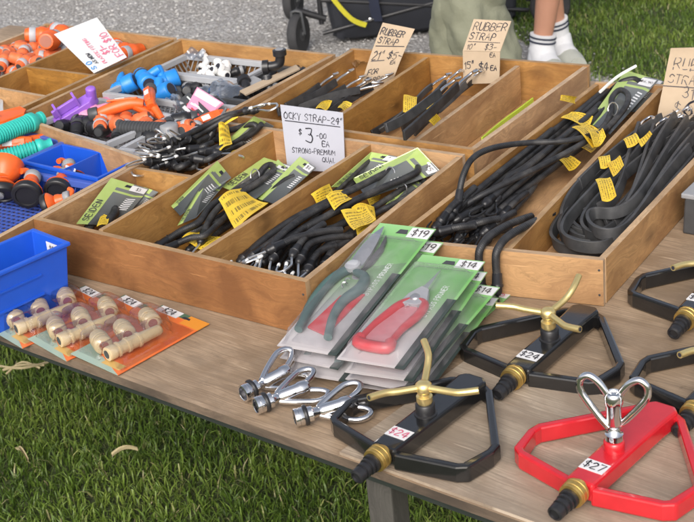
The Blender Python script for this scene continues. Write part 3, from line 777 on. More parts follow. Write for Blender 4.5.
lo = [('loose black bungee strand curving beside the white hook tips', [(291, 270, .02), (300, 246, .03), (318, 232, .034), (344, 226, .036)]),
      ('loose black bungee strand with a thick joint near the tray corner', [(313, 272, .022), (320, 252, .03), (340, 238, .034), (363, 232, .034)]),
      ('dark bungee strand sloping up under the yellow tags', [(277, 262, .016), (290, 241, .022), (312, 224, .026), (340, 210, .028)]),
      ('bungee strand lowest in the bay beside the front board', [(262, 258, .014), (284, 246, .016), (306, 236, .018), (326, 228, .02)])]
lo += [('bungee strand curving under the widest yellow tag', [(276, 254, .05), (288, 240, .052), (310, 224, .052), (336, 212, .052), (352, 206, .052)]),
       ('bungee strand between two curved neighbours', [(290, 262, .044), (299, 247, .046), (320, 234, .046), (350, 221, .046)]),
       ('bungee strand bending sharply near the side board', [(310, 266, .04), (317, 254, .04), (334, 243, .04), (358, 233, .04)]),
       ('bungee strand next to the lengthwise divider', [(256, 253, .046), (274, 240, .05), (300, 220, .056), (320, 207, .058)]),
       ('short bungee strand against the side board', [(326, 262, .03), (333, 250, .034), (352, 239, .036)]),
       ('bungee strand with its steel hook showing above the front board', [(296, 250, .058), (306, 236, .06), (324, 224, .06)])]
lo += [('bungee strand crossing over the tangle toward the side board', [(278, 246, .062), (296, 238, .064), (320, 232, .06), (342, 230, .054)]),
       ('bungee strand looping back beneath the yellow tags', [(268, 250, .056), (284, 232, .062), (306, 216, .064), (330, 204, .064), (348, 200, .06)]),
       ('bungee strand sagging across the middle of the bay', [(302, 256, .05), (310, 244, .052), (328, 238, .05), (352, 236, .042)]),
       ('bungee strand nearest the front board corner', [(306, 272, .036), (312, 260, .038), (322, 250, .04), (336, 246, .038)])]
for l_, p_ in lo: bungee(l_, p_, .0062, ends='a')
for l_, u, v, s_ in (('white tipped steel hook lying in the near left corner of the bay', 243, 259, 1), ('steel hook standing up between the black cords', 286, 262, 1)):
    pass
bay(ad1, ((0, A[3][1] - .006), (.5, A[2][1] - .006)), ad2, ((0, A[0][1] + .005), (.5, A[1][1] + .005)))
for l_, q_, z_ in (('loose yellow warning tag tucked among the looped cords', [(300, 224), (316, 216), (322, 224), (306, 231)], .06), ('crumpled yellow tag near the white sticker pack', [(366, 200), (380, 193), (386, 200), (372, 207)], .064)):
    rt_ = thing('warning_tag', l_, 'warning tag', None, tuple(at(*q_[0], z_))); tagsheet(rt_, q_, z_, .006, 'tag_sheet')
# --- tray A, middle bay
bungee('looped bungee cord with wide yellow tag in the middle bay', [(163, 243, .022), (181, 231, .03), (199, 222, .036), (211, 206, .042), (232, 193, .046), (254, 180, .048), (264, 168, .05), (271, 165, .05), (273, 171, .05), (262, 180, .05), (243, 192, .046), (222, 205, .042), (210, 219, .036), (203, 236, .028)], .0064, ends='ab',
       tags=[([(219, 203), (241, 187), (268, 201), (235, 227)], .052, .006)],
       card=[(222, 187, .042), (255, 200, .038), (296, 168, .044), (264, 158, .05)], sticker=([(279, 168, .048), (286, 173, .047), (295, 167, .047), (286, 162, .048)], '$4', 0), clip=(255, 176, .05), text='SEIDEN')
bungee('black bungee cord half hidden behind two upright lime cards', [(160, 245, .016), (176, 236, .02), (196, 230, .024), (216, 222, .026), (238, 216, .026)], .006, ends='a',
       tags=[([(182, 240), (195, 230), (221, 236), (202, 249)], .022, .003)],
       card=[(171, 206, .05), (180, 216, .045), (231, 178, .055), (217, 161, .062)], text='SEIDEN')
bungee('bungee cord with its hooks resting on a narrow lime card', [(172, 246, .026), (190, 238, .032), (204, 236, .034), (216, 226, .034), (230, 213, .034)], .0058, ends='ab', wire='steel',
       card=[(177, 226, .038), (196, 218, .036), (226, 183, .044), (206, 178, .05)], text='SEIDEN')
bungee('bungee pack with dark card standing at the rear of the middle bay', [(262, 200, .03), (272, 191, .036), (285, 180, .044), (294, 176, .046)], .005, ends='',
       card=[(258, 199, .034), (276, 205, .03), (316, 168, .05), (300, 157, .056)], sticker=([(291, 172, .054), (300, 176, .053), (308, 169, .054), (300, 164, .054)], '$4', 0))
bungee('grey backed bungee pack behind the white ocky strap card', [(250, 190, .02), (268, 178, .03), (280, 171, .034)], .005, ends='', card=[(246, 196, .03), (262, 200, .026), (292, 172, .044), (278, 160, .05)])
bay(((A[0][0] + .006, 0), (A[3][0] + .006, .47)), ad3, ad1, ((0, A[0][1] + .005), (.5, A[1][1] + .005)))
for l_, p_ in (('bungee strand lying loose under the wide yellow tag', [(186, 238, .036), (204, 228, .04), (224, 214, .044), (240, 206, .044)]), ('bungee strand along the bottom of the middle bay', [(196, 246, .02), (210, 238, .024), (228, 226, .028), (246, 214, .03)]), ('bungee strand with wire hook beside the divider', [(208, 244, .034), (216, 234, .038), (230, 222, .04), (250, 208, .04)]), ('bungee strand against the left divider', [(168, 236, .04), (184, 226, .044), (200, 214, .048), (216, 200, .05)])):
    bungee(l_, p_, .006, ends='a')
# --- tray A, left front bay
bungee('short looped bungee cord packed on a grey and lime card', [(87, 230, .03), (93, 222, .034), (99, 212, .04), (105, 206, .044), (112, 206, .046), (115, 212, .044), (110, 219, .04), (103, 227, .034)], .0085, ends='',
       card=[(76, 224, .026), (118, 226, .022), (149, 189, .04), (111, 178, .046)], sticker=([(104.5, 189, .05), (117, 191, .048), (121, 183, .05), (111, 178, .052)], '$3', 0),
       tags=[([(97, 228), (107, 224), (109, 216), (101, 213)], .046, .002)], text='SEIDEN')
bungee('second packed strap peeping out behind the grey card pack', [(125, 212, .012), (134, 203, .018), (143, 196, .02)], .006, ends='', card=[(118, 216, .012), (132, 220, .01), (158, 192, .026), (144, 187, .03)])
bay(((A[0][0] + .006, 0), (A[3][0] + .006, .47)), ((0, A[3][1] - .006), (.5, A[2][1] - .006)), ad1, ad3)
# --- tray A, left rear bay: heap of hooks and cords
hp = [('bungee cord with yellow bands reaching along the tray wall', [(182, 143, .05), (205, 131, .064), (230, 117, .074), (243, 112, .08)], 'b', [([(221, 121), (236, 113), (238, 117), (223, 126)], .088, .001)]),
      ('bungee cord with a fluttering yellow warning tag in the rear heap', [(184, 152, .045), (203, 145, .056), (220, 134, .062), (238, 128, .062), (252, 124, .062), (256, 128, .06), (247, 135, .058), (232, 143, .055)], 'a', [([(219, 121), (228, 123), (232, 142), (219, 149)], .078, .006)]),
      ('bungee cord crossing low through the hook heap', [(166, 158, .03), (190, 158, .04), (214, 149, .045), (236, 139, .045)], 'a', []),
      ('bungee cord near the rear divider with a yellow slip', [(176, 166, .03), (200, 160, .035), (222, 152, .04), (244, 142, .04)], 'a', [([(227, 157), (239, 157), (244, 149), (232, 150)], .055, .002)]),
      ('bungee cord ending in a bright steel loop at the heap edge', [(206, 146, .05), (190, 147, .055), (172, 150, .05), (160, 151, .045)], 'b', []),
      ('bungee cord buried in the middle of the heap', [(216, 152, .03), (200, 152, .038), (184, 157, .04), (170, 163, .035)], 'b', []),
      ('bungee cord with hook curled toward the divider', [(230, 150, .035), (212, 156, .045), (198, 164, .042), (186, 168, .035)], 'b', []),
      ('bungee cord with doubled hook on top of the heap', [(222, 140, .05), (206, 140, .06), (194, 148, .064), (183, 151, .06)], 'b', []),
      ('thin bungee cord running high beside the wall rim', [(176, 140, .055), (205, 126, .07), (228, 115, .078), (250, 111, .082)], 'ab', [])]
for l_, p_, e_, t_ in hp: bungee(l_, p_, .0058, ends=e_, tags=t_, group='heaped bungee cords in the rear bay')
q = random.Random(11)
hw = ['at the near corner of the rear bay', 'beside the long tray wall', 'over the cross divider', 'under the fluttering yellow tag', 'nearest the orange spray gun', 'in front of the others in the rear bay', 'in the centre of the rear bay', 'touching the lengthwise divider', 'beneath a bright wire loop', 'to the left of a yellow band', 'lowest along the cross divider', 'half way up the rear heap', 'crossed over another end', 'facing the grey cap', 'by the pink pieces side', 'on the crown of the heap', 'poking toward the yellow slip', 'behind the near wire loops']
for i, s_ in enumerate(hw):
    u, v = ((158, 160), (168, 150), (178, 168), (216, 150), (178, 144), (190, 168), (192, 156), (206, 160), (172, 158), (208, 140), (164, 164), (200, 148), (184, 160), (184, 150), (196, 142), (206, 152), (218, 158), (180, 154))[i]; a = q.uniform(2.4, 4.2) if i % 3 else q.uniform(0, 6.28); z_ = .04 + .01 * (i % 4)
    bungee('black hook end of a bungee cord ' + s_, [(u + 12, v - 5, z_), (u + 5, v - 2, z_ + .003), (u, v, z_), (u + 6 * math.cos(a), v + 3.5 * math.sin(a), z_)], .0062, ends='b', group='heaped bungee cords in the rear bay', tip=i % 4 == 0)
bungee('bungee cord loop resting on a pale ruler card', [(196, 160, .02), (225, 148, .03), (250, 135, .04), (262, 124, .046)], .006, ends='', card=[(214, 152, .03), (238, 158, .026), (274, 126, .046), (254, 116, .052)], group='heaped bungee cords in the rear bay')
bay(((D[0][0] + .006, D[0][1]), (D[3][0] + .006, D[3][1])), None, (rim([(506, 250)], HD)[0], rim([(662, 86)], HD)[0]))
# --- tray D, left bay
TD = [([(561, 120), (587, 128), (593, 115), (571, 110)], .062, .004)]
bungee('long bungee cord arching widest over the near end of the right tray', [(597, 134, .07), (565, 141, .078), (525, 143, .084), (493, 148, .086), (473, 158, .08), (463, 176, .07), (459, 196, .056)], .0056, ends='b', wire='black_wire', tip=False, tags=[([(572, 131), (592, 146), (606, 135), (588, 121)], .073, .006)], group='bungee cords in the right tray')
bungee('bungee cord lying straight on top with a curled yellow tag', [(606, 128, .066), (580, 145, .07), (545, 164, .07), (510, 181, .066), (482, 195, .06), (468, 203, .05)], .0056, ends='b', wire='black_wire', tip=False, tags=[([(587, 135), (594, 145), (606, 134), (601, 124)], .074, .007)], group='bungee cords in the right tray')
ds = [('bungee cord tucked under the tall lime pack', [(474, 224, .04), (502, 198, .046), (540, 166, .05), (580, 132, .052), (606, 108, .054)], []), ('bungee cord pressed beside its twin on the left side', [(456, 220, .036), (486, 192, .04), (528, 157, .046), (574, 120, .05), (612, 88, .056)], []), ('bungee cord deep in the bundle by the yellow slips', [(488, 214, .03), (512, 192, .034), (548, 160, .038), (584, 130, .04)], []), ('bungee cord upper right in the straight bundle', [(490, 200, .056), (520, 174, .058), (560, 140, .06), (596, 110, .06)], []), ('bungee cord along the left wall of the right tray', [(452, 214, .03), (478, 190, .034), (520, 156, .04), (570, 118, .044), (607, 88, .05)], []),
      ('bungee cord second from the left wall', [(462, 222, .028), (490, 192, .036), (532, 158, .04), (580, 119, .046), (617, 86, .052)], TD),
      ('bungee cord in the middle of the straight bundle', [(470, 216, .04), (496, 196, .046), (536, 160, .05), (578, 124, .052), (600, 104, .052)], [([(558, 100), (576, 104), (578, 97), (563, 95)], .058, .003)]),
      ('bungee cord beneath the bundle nearest the divider', [(484, 220, .03), (506, 202, .034), (540, 178, .036), (572, 154, .036), (602, 132, .036)], [([(556, 161), (569, 170), (581, 161), (567, 153)], .04, .004)]),
      ('bungee cord low in the bundle with a tag underneath', [(478, 230, .024), (500, 208, .028), (533, 178, .032), (570, 145, .036), (600, 118, .04)], [([(576, 149), (591, 152), (600, 141), (586, 140)], .05, .003)]),
      ('bungee cord crossing the bundle toward the divider', [(498, 196, .05), (508, 178, .054), (524, 168, .056), (548, 150, .056), (580, 130, .052)], []),
      ('bungee cord looping back beside the divider', [(500, 226, .02), (514, 210, .026), (534, 186, .03), (540, 160, .034), (562, 138, .04)], []),
      ('bungee cord ending nearest the front board', [(446, 232, .02), (462, 226, .028), (486, 214, .034), (514, 190, .036), (545, 163, .04)], []),
      ('bungee cord with its hook against the left wall', [(440, 224, .02), (458, 210, .03), (484, 186, .036), (516, 160, .036), (552, 130, .04)], [])]
for l_, p_, t_ in ds: bungee(l_, p_, .0061, ends='a', tags=t_, wire='black_wire', tip=False, group='bungee cords in the right tray')
q = random.Random(4)
short = ['near the left wall', 'by the front board', 'beside the divider', 'under the hooks', 'in the middle of the hook pile', 'behind the hanging cords', 'at the foot of the arching cord', 'low in the near left corner', 'just behind the front board rim', 'among the straight cords', 'between two wire hooks', 'half under another hook', 'near the two hanging cords', 'on the left of the hook pile', 'at the top of the hook pile', 'where the straight bundle begins', 'close to the steel loop']
for i, s_ in enumerate(short[:11]):
    u, v = ((443, 218), (462, 234), (490, 228), (470, 226), (478, 208), (496, 214), (456, 208), (446, 230), (482, 236), (506, 212), (464, 216), (476, 236), (500, 236), (452, 224), (486, 218), (512, 200), (468, 206))[i]; a = q.uniform(0, 6.28)
    z_ = .026 + .009 * (i % 4); a = q.uniform(-1.1, -.2); p0 = (u, v, z_); p1 = (u + 14 * math.cos(a), v + 12 * math.sin(a), z_ + .004); p2 = (u + 30 * math.cos(a + .1), v + 26 * math.sin(a + .1), z_)
    bungee('short bungee cord end tangled ' + s_ + ' of the right tray', [p0, p1, p2], .0062, ends='a', wire='black_wire', tip=False, group='bungee cords in the right tray')
# two strands hang over the front board
fb = lambda x: D[0][1] + (D[1][1] - D[0][1]) * (x - D[0][0]) / (D[1][0] - D[0][0])
def hang(label, x, xin, zend):
    y = fb(x); P = [V((x - .004, y + .16 + xin * .002, .05)), V((x - .002, y + .10, .066)), V((x + .004, y + .04, .080)), V((x + .002, y + .012, .080)), V((x, y - .007, .071)), V((x, y - .0115, .055)), V((x + .002, y - .014, .035)), V((x + .003, y - .016, zend))]
    root = thing('bungee_cord', label, 'bungee cord', 'bungee cords in the right tray', centre(P)); S = crom(P, 6)
    obj('cord', tube(G(), S, .0058, 10), 'cord', root); hook_end(root, S[-1], V((.15, -.35, -.75)), .0058, 'black_wire', random.Random(3), False, .9)
hang('bungee cord hanging over the tray front, left of the pair', .668, 0, .03)
hang('bungee cord hanging over the tray front, right of the pair', .692, 9, .032)
bungee('looped bungee cord on a tall lime pack standing at the back of the right tray', [(589, 140, .05), (604, 126, .056), (611, 112, .064), (612, 98, .072), (620, 90, .076), (628, 95, .076), (626, 106, .072), (616, 119, .064), (604, 132, .056)], .006, ends='', wire='black_wire',
       card=[(588, 123, .05), (610, 135, .046), (659, 80, .072), (624, 73, .076)], sticker=([(628, 91, .079), (647, 96, .078), (650, 86, .079), (630, 83, .08)], '$6.90', 0), group='bungee cords in the right tray', clip=(613, 109, .07), text='SEIDEN')
bungee('bungee pack mostly hidden behind the tall lime pack', [(612, 90, .06), (622, 82, .07), (634, 79, .074), (640, 83, .07)], .006, ends='', card=[(600, 112, .05), (640, 112, .048), (664, 82, .07), (626, 71, .078)], sticker=([(624, 78, .085), (640, 80, .085), (642, 73, .087), (627, 71, .087)], '$6', 0), group='bungee cords in the right tray')
g = G(); tube(g, [at(600, 92, .075), at(617, 77, .085), at(636, 66, .094)], .0028, 6, smooth=4)
tag(obj('white_cable_tie', g, 'white_plastic'), 'thin white strip poking out behind the lime pack', 'cable tie')
bay((rim([(506, 250)], HD)[0], rim([(662, 86)], HD)[0]), None, ((D[1][0] - .007, D[1][1]), (D[2][0] - .007, D[2][1])), ((D[0][0], D[0][1] + .005), (D[1][0], D[1][1] + .005)))
# --- tray D, right bay: flat rubber straps
def flat(label, path, z=None, wd=.018, th=.0052, hook=True, tags=(), up=V((-.28, .05, .9)), group='flat rubber straps in the right tray', m='flat', hooks=(0,), hm='chrome'):
    P = px(path, z); root = thing('rubber_strap', label, 'rubber strap', group, centre(P)); S = crom(P, 7)
    for _ in range(14): S = [S[0]] + [(S[i - 1] + S[i] * 2 + S[i + 1]) / 4 for i in range(1, len(S) - 1)] + [S[-1]]
    g = sweep(G(), S, th, wd, False, 0, 0, up.normalized(), True); g.sm = [True] * len(g.sm)
    obj('strap', g, m, root, .0008)
    for h in hooks if hook else ():
        p = S[h]; d = (S[0] - S[1]) if h == 0 else (S[-1] - S[-2]); d = d.normalized(); s = d.cross(V((0, 0, 1))).normalized()
        pts = [p - d * .006, p + d * .012, p + d * .028 + s * .004, p + d * .036 + s * .013 + V((0, 0, .004)), p + d * .026 + s * .02 + V((0, 0, .006)), p + d * .016 + s * .017 + V((0, 0, .006))]
        if 'rear' in group: pts = [p + (w_ - p) * 1.15 + V((0, 0, .002 * i)) for i, w_ in enumerate(pts)]
        obj('hook', tube(G(), pts, .0024 if 'rear' not in group else .0026, 7, smooth=4), hm, root)
    for i, tg in enumerate(tags): tagsheet(root, tg[0], tg[1], tg[2] if len(tg) > 2 else .003, ph=i)
    return root
Y = lambda *p: [(540 + a / 3.071, 100 + b / 3.071) for a, b in p]
flat('outermost flat rubber strap looping lowest against the front board', [(690, 128, .03), (650, 148, .03), (602, 176, .046), (572, 206, .042), (553, 230, .036), (554, 243, .028), (568, 251, .024), (592, 253, .022), (615, 246, .022), (645, 218, .022), (672, 187, .026), (700, 150, .03)])
flat('flat rubber strap nested just inside the outermost loop', [(682, 124, .036), (640, 146, .036), (604, 172, .05), (578, 200, .046), (561, 223, .042), (561, 236, .036), (573, 243, .032), (592, 246, .026), (613, 240, .028), (642, 212, .03), (668, 181, .034), (694, 148, .038)])
flat('flat rubber strap in a tight inner loop with a yellow tag', [(664, 122, .048), (636, 140, .046), (606, 160, .044), (582, 182, .042), (566, 205, .04), (563, 222, .038), (574, 232, .036), (592, 236, .036), (612, 230, .038), (632, 205, .04), (652, 172, .044), (676, 140, .048)], tags=[(Y((170, 255), (190, 305), (235, 288), (215, 228)), .080, .005), (Y((205, 200), (225, 228), (258, 202), (245, 170)), .080, .003)])
flat('flat rubber strap folded across the top with a glossy bend', [(688, 120, .062), (668, 150, .062), (650, 182, .06), (632, 206, .058), (612, 214, .058), (596, 212, .058), (588, 218, .056), (592, 229, .054), (606, 235, .052), (626, 231, .052), (644, 208, .054), (664, 178, .058), (690, 148, .062)])
flat('flat rubber strap twisting upright in the middle of the pile', [(640, 126, .06), (632, 150, .062), (624, 176, .06), (617, 195, .056), (604, 206, .05), (588, 212, .046), (577, 218, .042)], tags=[(Y((255, 128), (268, 145), (308, 122), (293, 96)), .086, .003)])
flat('short flat rubber strap with a banded yellow label', [(662, 118, .058), (640, 132, .058), (616, 152, .058), (596, 168, .056), (580, 184, .05)], tags=[(Y((178, 183), (186, 208), (218, 195), (214, 163)), .082, .003), (Y((300, 130), (312, 140), (345, 106), (336, 95)), .086, .002)])
flat('flat rubber strap running along the right board', [(700, 134, .052), (680, 160, .05), (660, 188, .046), (640, 214, .042), (622, 232, .036)])
flat('flat rubber strap leaning over the right board rim', [(704, 126, .062), (682, 150, .062), (664, 176, .058), (650, 198, .054)], hooks=())
flat('thin flat rubber strap lying between two loops', [(660, 160, .05), (640, 186, .048), (622, 208, .044), (602, 222, .04), (584, 222, .036)], hooks=())
for i_, (lb_, sh, dz_) in enumerate((('flat rubber strap doubled under the outermost loop', (4, -2), .014), ('flat rubber strap doubled inside the tight loops', (14, -13), .008), ('flat rubber strap coiled lowest beside the divider', (9, -7), .002), ('flat rubber strap filling the heart of the coil', (24, -9), .012))):
    flat(lb_, [(u + sh[0], v + sh[1], z + dz_) for u, v, z in ((690, 128, .036), (650, 147, .036), (606, 178, .048), (578, 206, .044), (560, 227, .040), (560, 240, .032), (571, 247, .028), (592, 250, .026), (613, 244, .026), (642, 217, .028), (670, 186, .032), (698, 152, .036))], hooks=())
for i_, (lb_, p_) in enumerate((('flat rubber strap second from the right board', [(696, 140, .05), (676, 164, .05), (654, 192, .046), (632, 220, .042), (612, 238, .038)]), ('flat rubber strap third from the right board', [(690, 132, .056), (668, 158, .054), (648, 184, .05), (626, 208, .046), (606, 224, .042)]), ('flat rubber strap draped over the cardboard sign foot', [(676, 116, .066), (662, 136, .066), (650, 160, .064), (640, 184, .06), (628, 206, .054)]), ('flat rubber strap crossing above the yellow labels', [(668, 124, .06), (650, 140, .06), (630, 162, .058), (612, 184, .054), (598, 202, .05)]))):
    flat(lb_, p_, hooks=(0,) if i_ > 1 else ())
flat('flat rubber strap arching beside the cardboard price sign', [(655, 128, .058), (648, 150, .06), (640, 178, .058), (630, 204, .05), (614, 222, .044)])
bay(((C[0][0] + .006, C[0][1]), (C[3][0] + .006, C[3][1])), ((C[3][0], C[3][1] - .006), (C[2][0], C[2][1] - .006)))
# --- tray C bays
CS = 'flat rubber straps in the rear tray'
flat('black rubber strap with white hook in the twenty-one inch bay', [(346, 88, .045), (330, 97, .04), (306, 106, .034), (278, 112, .03)], hm='steel', wd=.016, m='rubber', group=CS)
flat('rubber strap with twin white hooks beside the kraft card', [(352, 92, .05), (340, 100, .045), (322, 106, .04), (300, 116, .034)], hm='steel', wd=.016, m='rubber', group=CS, tags=[([(316, 110), (326, 110), (332, 100), (322, 99)], .05, .003)])
flat('rubber strap lying deepest in the twenty-one inch bay', [(320, 86, .03), (305, 97, .026), (286, 107, .022)], hm='steel', wd=.015, m='rubber', group=CS)
flat('rubber strap against the bay divider with white hook', [(372, 86, .05), (356, 95, .044), (340, 106, .04), (322, 118, .03)], hm='steel', wd=.016, m='rubber', group=CS)
flat('rubber strap on top of the pile in the twenty-one inch bay', [(336, 82, .055), (322, 92, .052), (302, 102, .046), (286, 108, .04)], wd=.015, group=CS, hm='steel', m='rubber')
flat('rubber strap crossing the pile in the twenty-one inch bay', [(360, 90, .055), (340, 94, .055), (318, 101, .05), (296, 110, .04)], wd=.015, group=CS, hm='steel', m='rubber', tags=[([(338, 110), (346, 112), (352, 102), (343, 100)], .05, .004)])
bay(((.198, C[0][1]), (.179, C[3][1])), ((C[3][0], C[3][1] - .006), (C[2][0], C[2][1] - .006)))
flat('long grey rubber strap with yellow flag tag in the fifteen inch bay', [(432, 86, .06), (424, 92, .058), (412, 106, .055), (396, 120, .046), (380, 131, .03)], wd=.012, th=.004, up=V((0, -.5, .8)), group=CS, tags=[([(404, 97), (403, 111), (416, 108), (417, 95)], .066, .004)])
flat('wide rubber strap with tall chrome hook in the fifteen inch bay', [(446, 84, .06), (436, 95, .055), (420, 110, .05), (402, 128, .034)], wd=.018, m='rubber', group=CS, hooks=(0,), up=V((0, -.6, .6)), tags=[([(424, 107), (429, 112), (438, 103), (432, 100)], .068, .001)])
flat('wide rubber strap nearest the divider with two yellow bands', [(472, 80, .058), (456, 92, .055), (436, 110, .048), (414, 132, .03)], wd=.019, group=CS, up=V((0, -.6, .6)), tags=[([(418, 118), (424, 124), (433, 116), (428, 110)], .07, .001)])
flat('dark rubber strap hidden along the bay wall', [(408, 112, .035), (392, 122, .03), (372, 134, .022)], wd=.014, m='rubber', group=CS, hooks=())
flat('rubber strap with curled chrome hook by the folded card', [(466, 84, .066), (452, 98, .062), (438, 110, .055)], wd=.014, group=CS)
bay(((.386, C[0][1]), (.373, C[3][1])), None)
flat('broad rubber strap lying over the others in the fifteen inch bay', [(458, 86, .05), (440, 104, .046), (420, 122, .04), (404, 136, .024)], wd=.017, m='rubber', group=CS, up=V((0, -.6, .6)), tags=[([(428, 121), (434, 126), (441, 119), (436, 113)], .06, .001)])
flat('rubber strap with loose hook at the near end of the fifteen inch bay', [(386, 128, .03), (400, 122, .036), (420, 108, .044), (440, 92, .05)], wd=.015, m='rubber', group=CS, hooks=(-1,))
bay(((.386, C[0][1]), (.373, C[3][1])), None)
flat('thin lime strap left alone in the nearly empty bay', [(533, 100, .016), (520, 110, .014), (503, 122, .01), (482, 140, .01)], wd=.01, th=.003, m='lime', group=CS, hooks=(), up=V((0, -.5, .8)))
bay()
# clear twist of wrap in the 21 inch bay
c = Card(*px([(344, 62), (366, 66), (368, 58), (348, 57)], .06), bulge=lambda u, v: .008 * math.sin(u * 9) * math.cos(v * 4))
tag(obj('plastic_wrap', sheet(G(), c, 10, 5, .0005, 0, True), 'clear_bag'), 'crumpled clear plastic wrap at the back of the strap bay', 'plastic wrap')

# ------------------------------------------------------------------ hand-written signs
def sign(label, bl, br, tr, tl, mat, lines, th=.0012, bulge=None, ink='ink', rules=(), ctr=None, name='price_card', cat='price sign', flip=False, lift=None):
    c = Card(bl, br, tr, tl, bulge); root = thing(name, label, cat, 'handwritten price signs', centre(c.c))
    b = obj('card', sheet(G(), c, 10, 14, th, 0, True), mat, root)
    for i, (text, x, y, h, wd, ik) in enumerate(lines):
        g = G(); write(g, c, text, x * c.W, y * c.H, h * c.H, wd * c.H, .10, .22, .085, th + .0006, 1.0, 0, flip, seed=i)
        obj('lettering', g, ik, b)
    for r_ in rules:
        g = G(); rule(g, c, r_[0] * c.W, r_[1] * c.H, r_[2] * c.W, r_[3] * c.H, .014 * c.H, th + .0006); obj('rule_line', g, r_[4], b)
    return c
# ocky strap card, standing against the tray back in the middle bay
PN = V((.12, -1, .18)).normalized(); PP = V((.2, .435, .03)); op = lambda u, v: onplane(u, v, PP, PN)
sign('white laminated card reading ocky strap 24 inch, three dollars', op(288, 170), op(345.5, 172), op(343.2, 112.5), op(280.5, 104.5), 'grey_card',
     [('OCKY STRAP-24"', .04, .80, .10, .012, 'ink'), ('$', .26, .56, .09, .011, 'ink'), ('3', .36, .46, .25, .018, 'ink'), ('-00', .55, .53, .085, .011, 'ink'), ('EA', .64, .40, .09, .013, 'ink'), ('STRONG-PREMIUM', .12, .28, .075, .010, 'ink'), ('QUAL', .62, .15, .08, .010, 'ink')], rules=[(.05, .765, .95, .755, 'ink')])
PN = V((.1, -1, .25)).normalized(); PP = V((.1, .845, .05)); op = lambda u, v: onplane(u, v, PP, PN)
sign('tall kraft card reading rubber strap 21 inch, five dollars', op(359, 94), op(391, 87), op(415, 29), op(383, 22.6), 'kraft',
     [('RUBBER', .06, .845, .085, .013, 'ink'), ('STRAP', .08, .72, .085, .012, 'ink'), ('21"', .08, .49, .11, .013, 'ink'), ('$5-', .55, .49, .11, .013, 'ink'), ('EA', .72, .405, .055, .011, 'ink'), ('FOR', .1, .27, .075, .013, 'ink'), ('.TARPS', .05, .15, .075, .013, 'ink')],
     rules=[(.06, .68, .94, .70, 'ink'), (.08, .465, .5, .475, 'ink_grey')], bulge=lambda u, v: .006 * math.sin(v * 3.14), name='price_card')
PP = V((.28, .86, .05)); PN = V((.05, -1, .12)).normalized(); op = lambda u, v: onplane(u, v, PP, PN)
lo4 = [op(463.6, 84), op(499.5, 83), op(500.3, 52), op(463, 51)]
PN2 = V((.05, -1, .9)).normalized(); mid = (lo4[2] + lo4[3]) / 2; op2 = lambda u, v: onplane(u, v, mid, PN2)
def folded():
    root = thing('folded_price_card', 'creased kraft card reading rubber strap 10 inch and 15 inch', 'price sign', 'handwritten price signs', centre(lo4))
    cl = Card(*lo4); cu = Card(lo4[3], lo4[2], op2(511.5, 21.4), op2(474, 19.4))
    g = G(); sheet(g, cl, 4, 4, .0012); sheet(g, cu, 4, 4, .0012); b = obj('card', g, 'kraft', root)
    g = G(); W = .013 * cu.H * 2
    write(g, cu, 'RUBBER', .08 * cu.W, .66 * cu.H, .24 * cu.H, W * .9, .05, .2, .05, .0018); write(g, cu, 'STRAP', .06 * cu.W, .36 * cu.H, .21 * cu.H, W * .9, .05, .26, .05, .0018)
    write(g, cu, '10"', .08 * cu.W, .04 * cu.H, .17 * cu.H, W * .8, .05, .2, .05, .0018); write(g, cu, '$3-', .56 * cu.W, .04 * cu.H, .19 * cu.H, W * .8, .05, .2, .05, .0018)
    write(g, cl, 'EA', .74 * cl.W, .84 * cl.H, .13 * cl.H, W * .8, .05, .2, .05, .0018)
    write(g, cl, '15"', .04 * cl.W, .46 * cl.H, .22 * cl.H, W * 1.2, .05, .2, .05, .0018); write(g, cl, '$4', .44 * cl.W, .42 * cl.H, .24 * cl.H, W * 1.2, .05, .2, .05, .0018); write(g, cl, 'EA', .76 * cl.W, .42 * cl.H, .15 * cl.H, W * 1.1, .05, .2, .05, .0018)
    rule(g, cu, .06 * cu.W, .29 * cu.H, .92 * cu.W, .28 * cu.H, W * .7, .0018)
    obj('lettering', g, 'ink', b)
folded()
PP = V(at(659, 112, .05)); PN = V((.25, -1, .2)).normalized(); op = lambda u, v: onplane(u, v, PP, PN)
sign('large ridged cardboard sign reading rubber strap 31 inch, six dollars', op(656, 122), op(727, 134), op(735, 46), op(671, 48), 'kraft',
     [('RUBBER', .10, .72, .14, .010, 'ink_grey'), ('STRAP', .06, .54, .11, .010, 'ink_grey'), ('31"', .30, .37, .13, .012, 'ink_grey'), ('$', .20, .17, .14, .011, 'ink_grey'), ('6', .36, .15, .18, .022, 'ink')],
     rules=[(.0, .50, 1, .505, 'ink_grey')], th=.004, bulge=lambda u, v: .0012 * math.sin(v * 40), name='price_card')
PP = V(at(96, 73, .085)); PN = V((.55, -.75, .75)).normalized(); op = lambda u, v: onplane(u, v, PP, PN)
# lettering runs from lower right to upper left: bl = lower right corner
sign('white price card propped askew on the back left tray, writing upside down', op(97, 17.6), op(54, 34.6), op(94, 73.5), op(127, 57.5), 'white_card',
     [('OS', .72, .02, .01, .01, 'ink_blue')][:0], name='price_card')
c = Card(op(127, 57.5), op(97, 17.6), op(54, 34.6), op(94, 73.5))
rt = [o for o in bpy.data.objects if o.get('label', '').startswith('white price card propped')][0]; cb = rt.children[0]
c.N = c.N if c.N.dot(CAM - c.c[0]) > 0 else -c.N
for text, x, y, h, wd, ik in (('FOR $10', .08, .05, .17, .026, 'ink_red'), ('$1-', .22, .28, .17, .026, 'ink_red'), ('PLASTIC FITTING', .08, .52, .085, .016, 'ink_red'), ('AS NEW', .14, .71, .08, .02, 'ink'), ('S O', .06, .83, .13, .03, 'ink_blue')):
    g = G(); write(g, c, text, x * c.W, y * c.H, h * c.H, wd * c.H, .05, .22, .05, .003, 1, 0); obj('lettering', g, ik, cb)

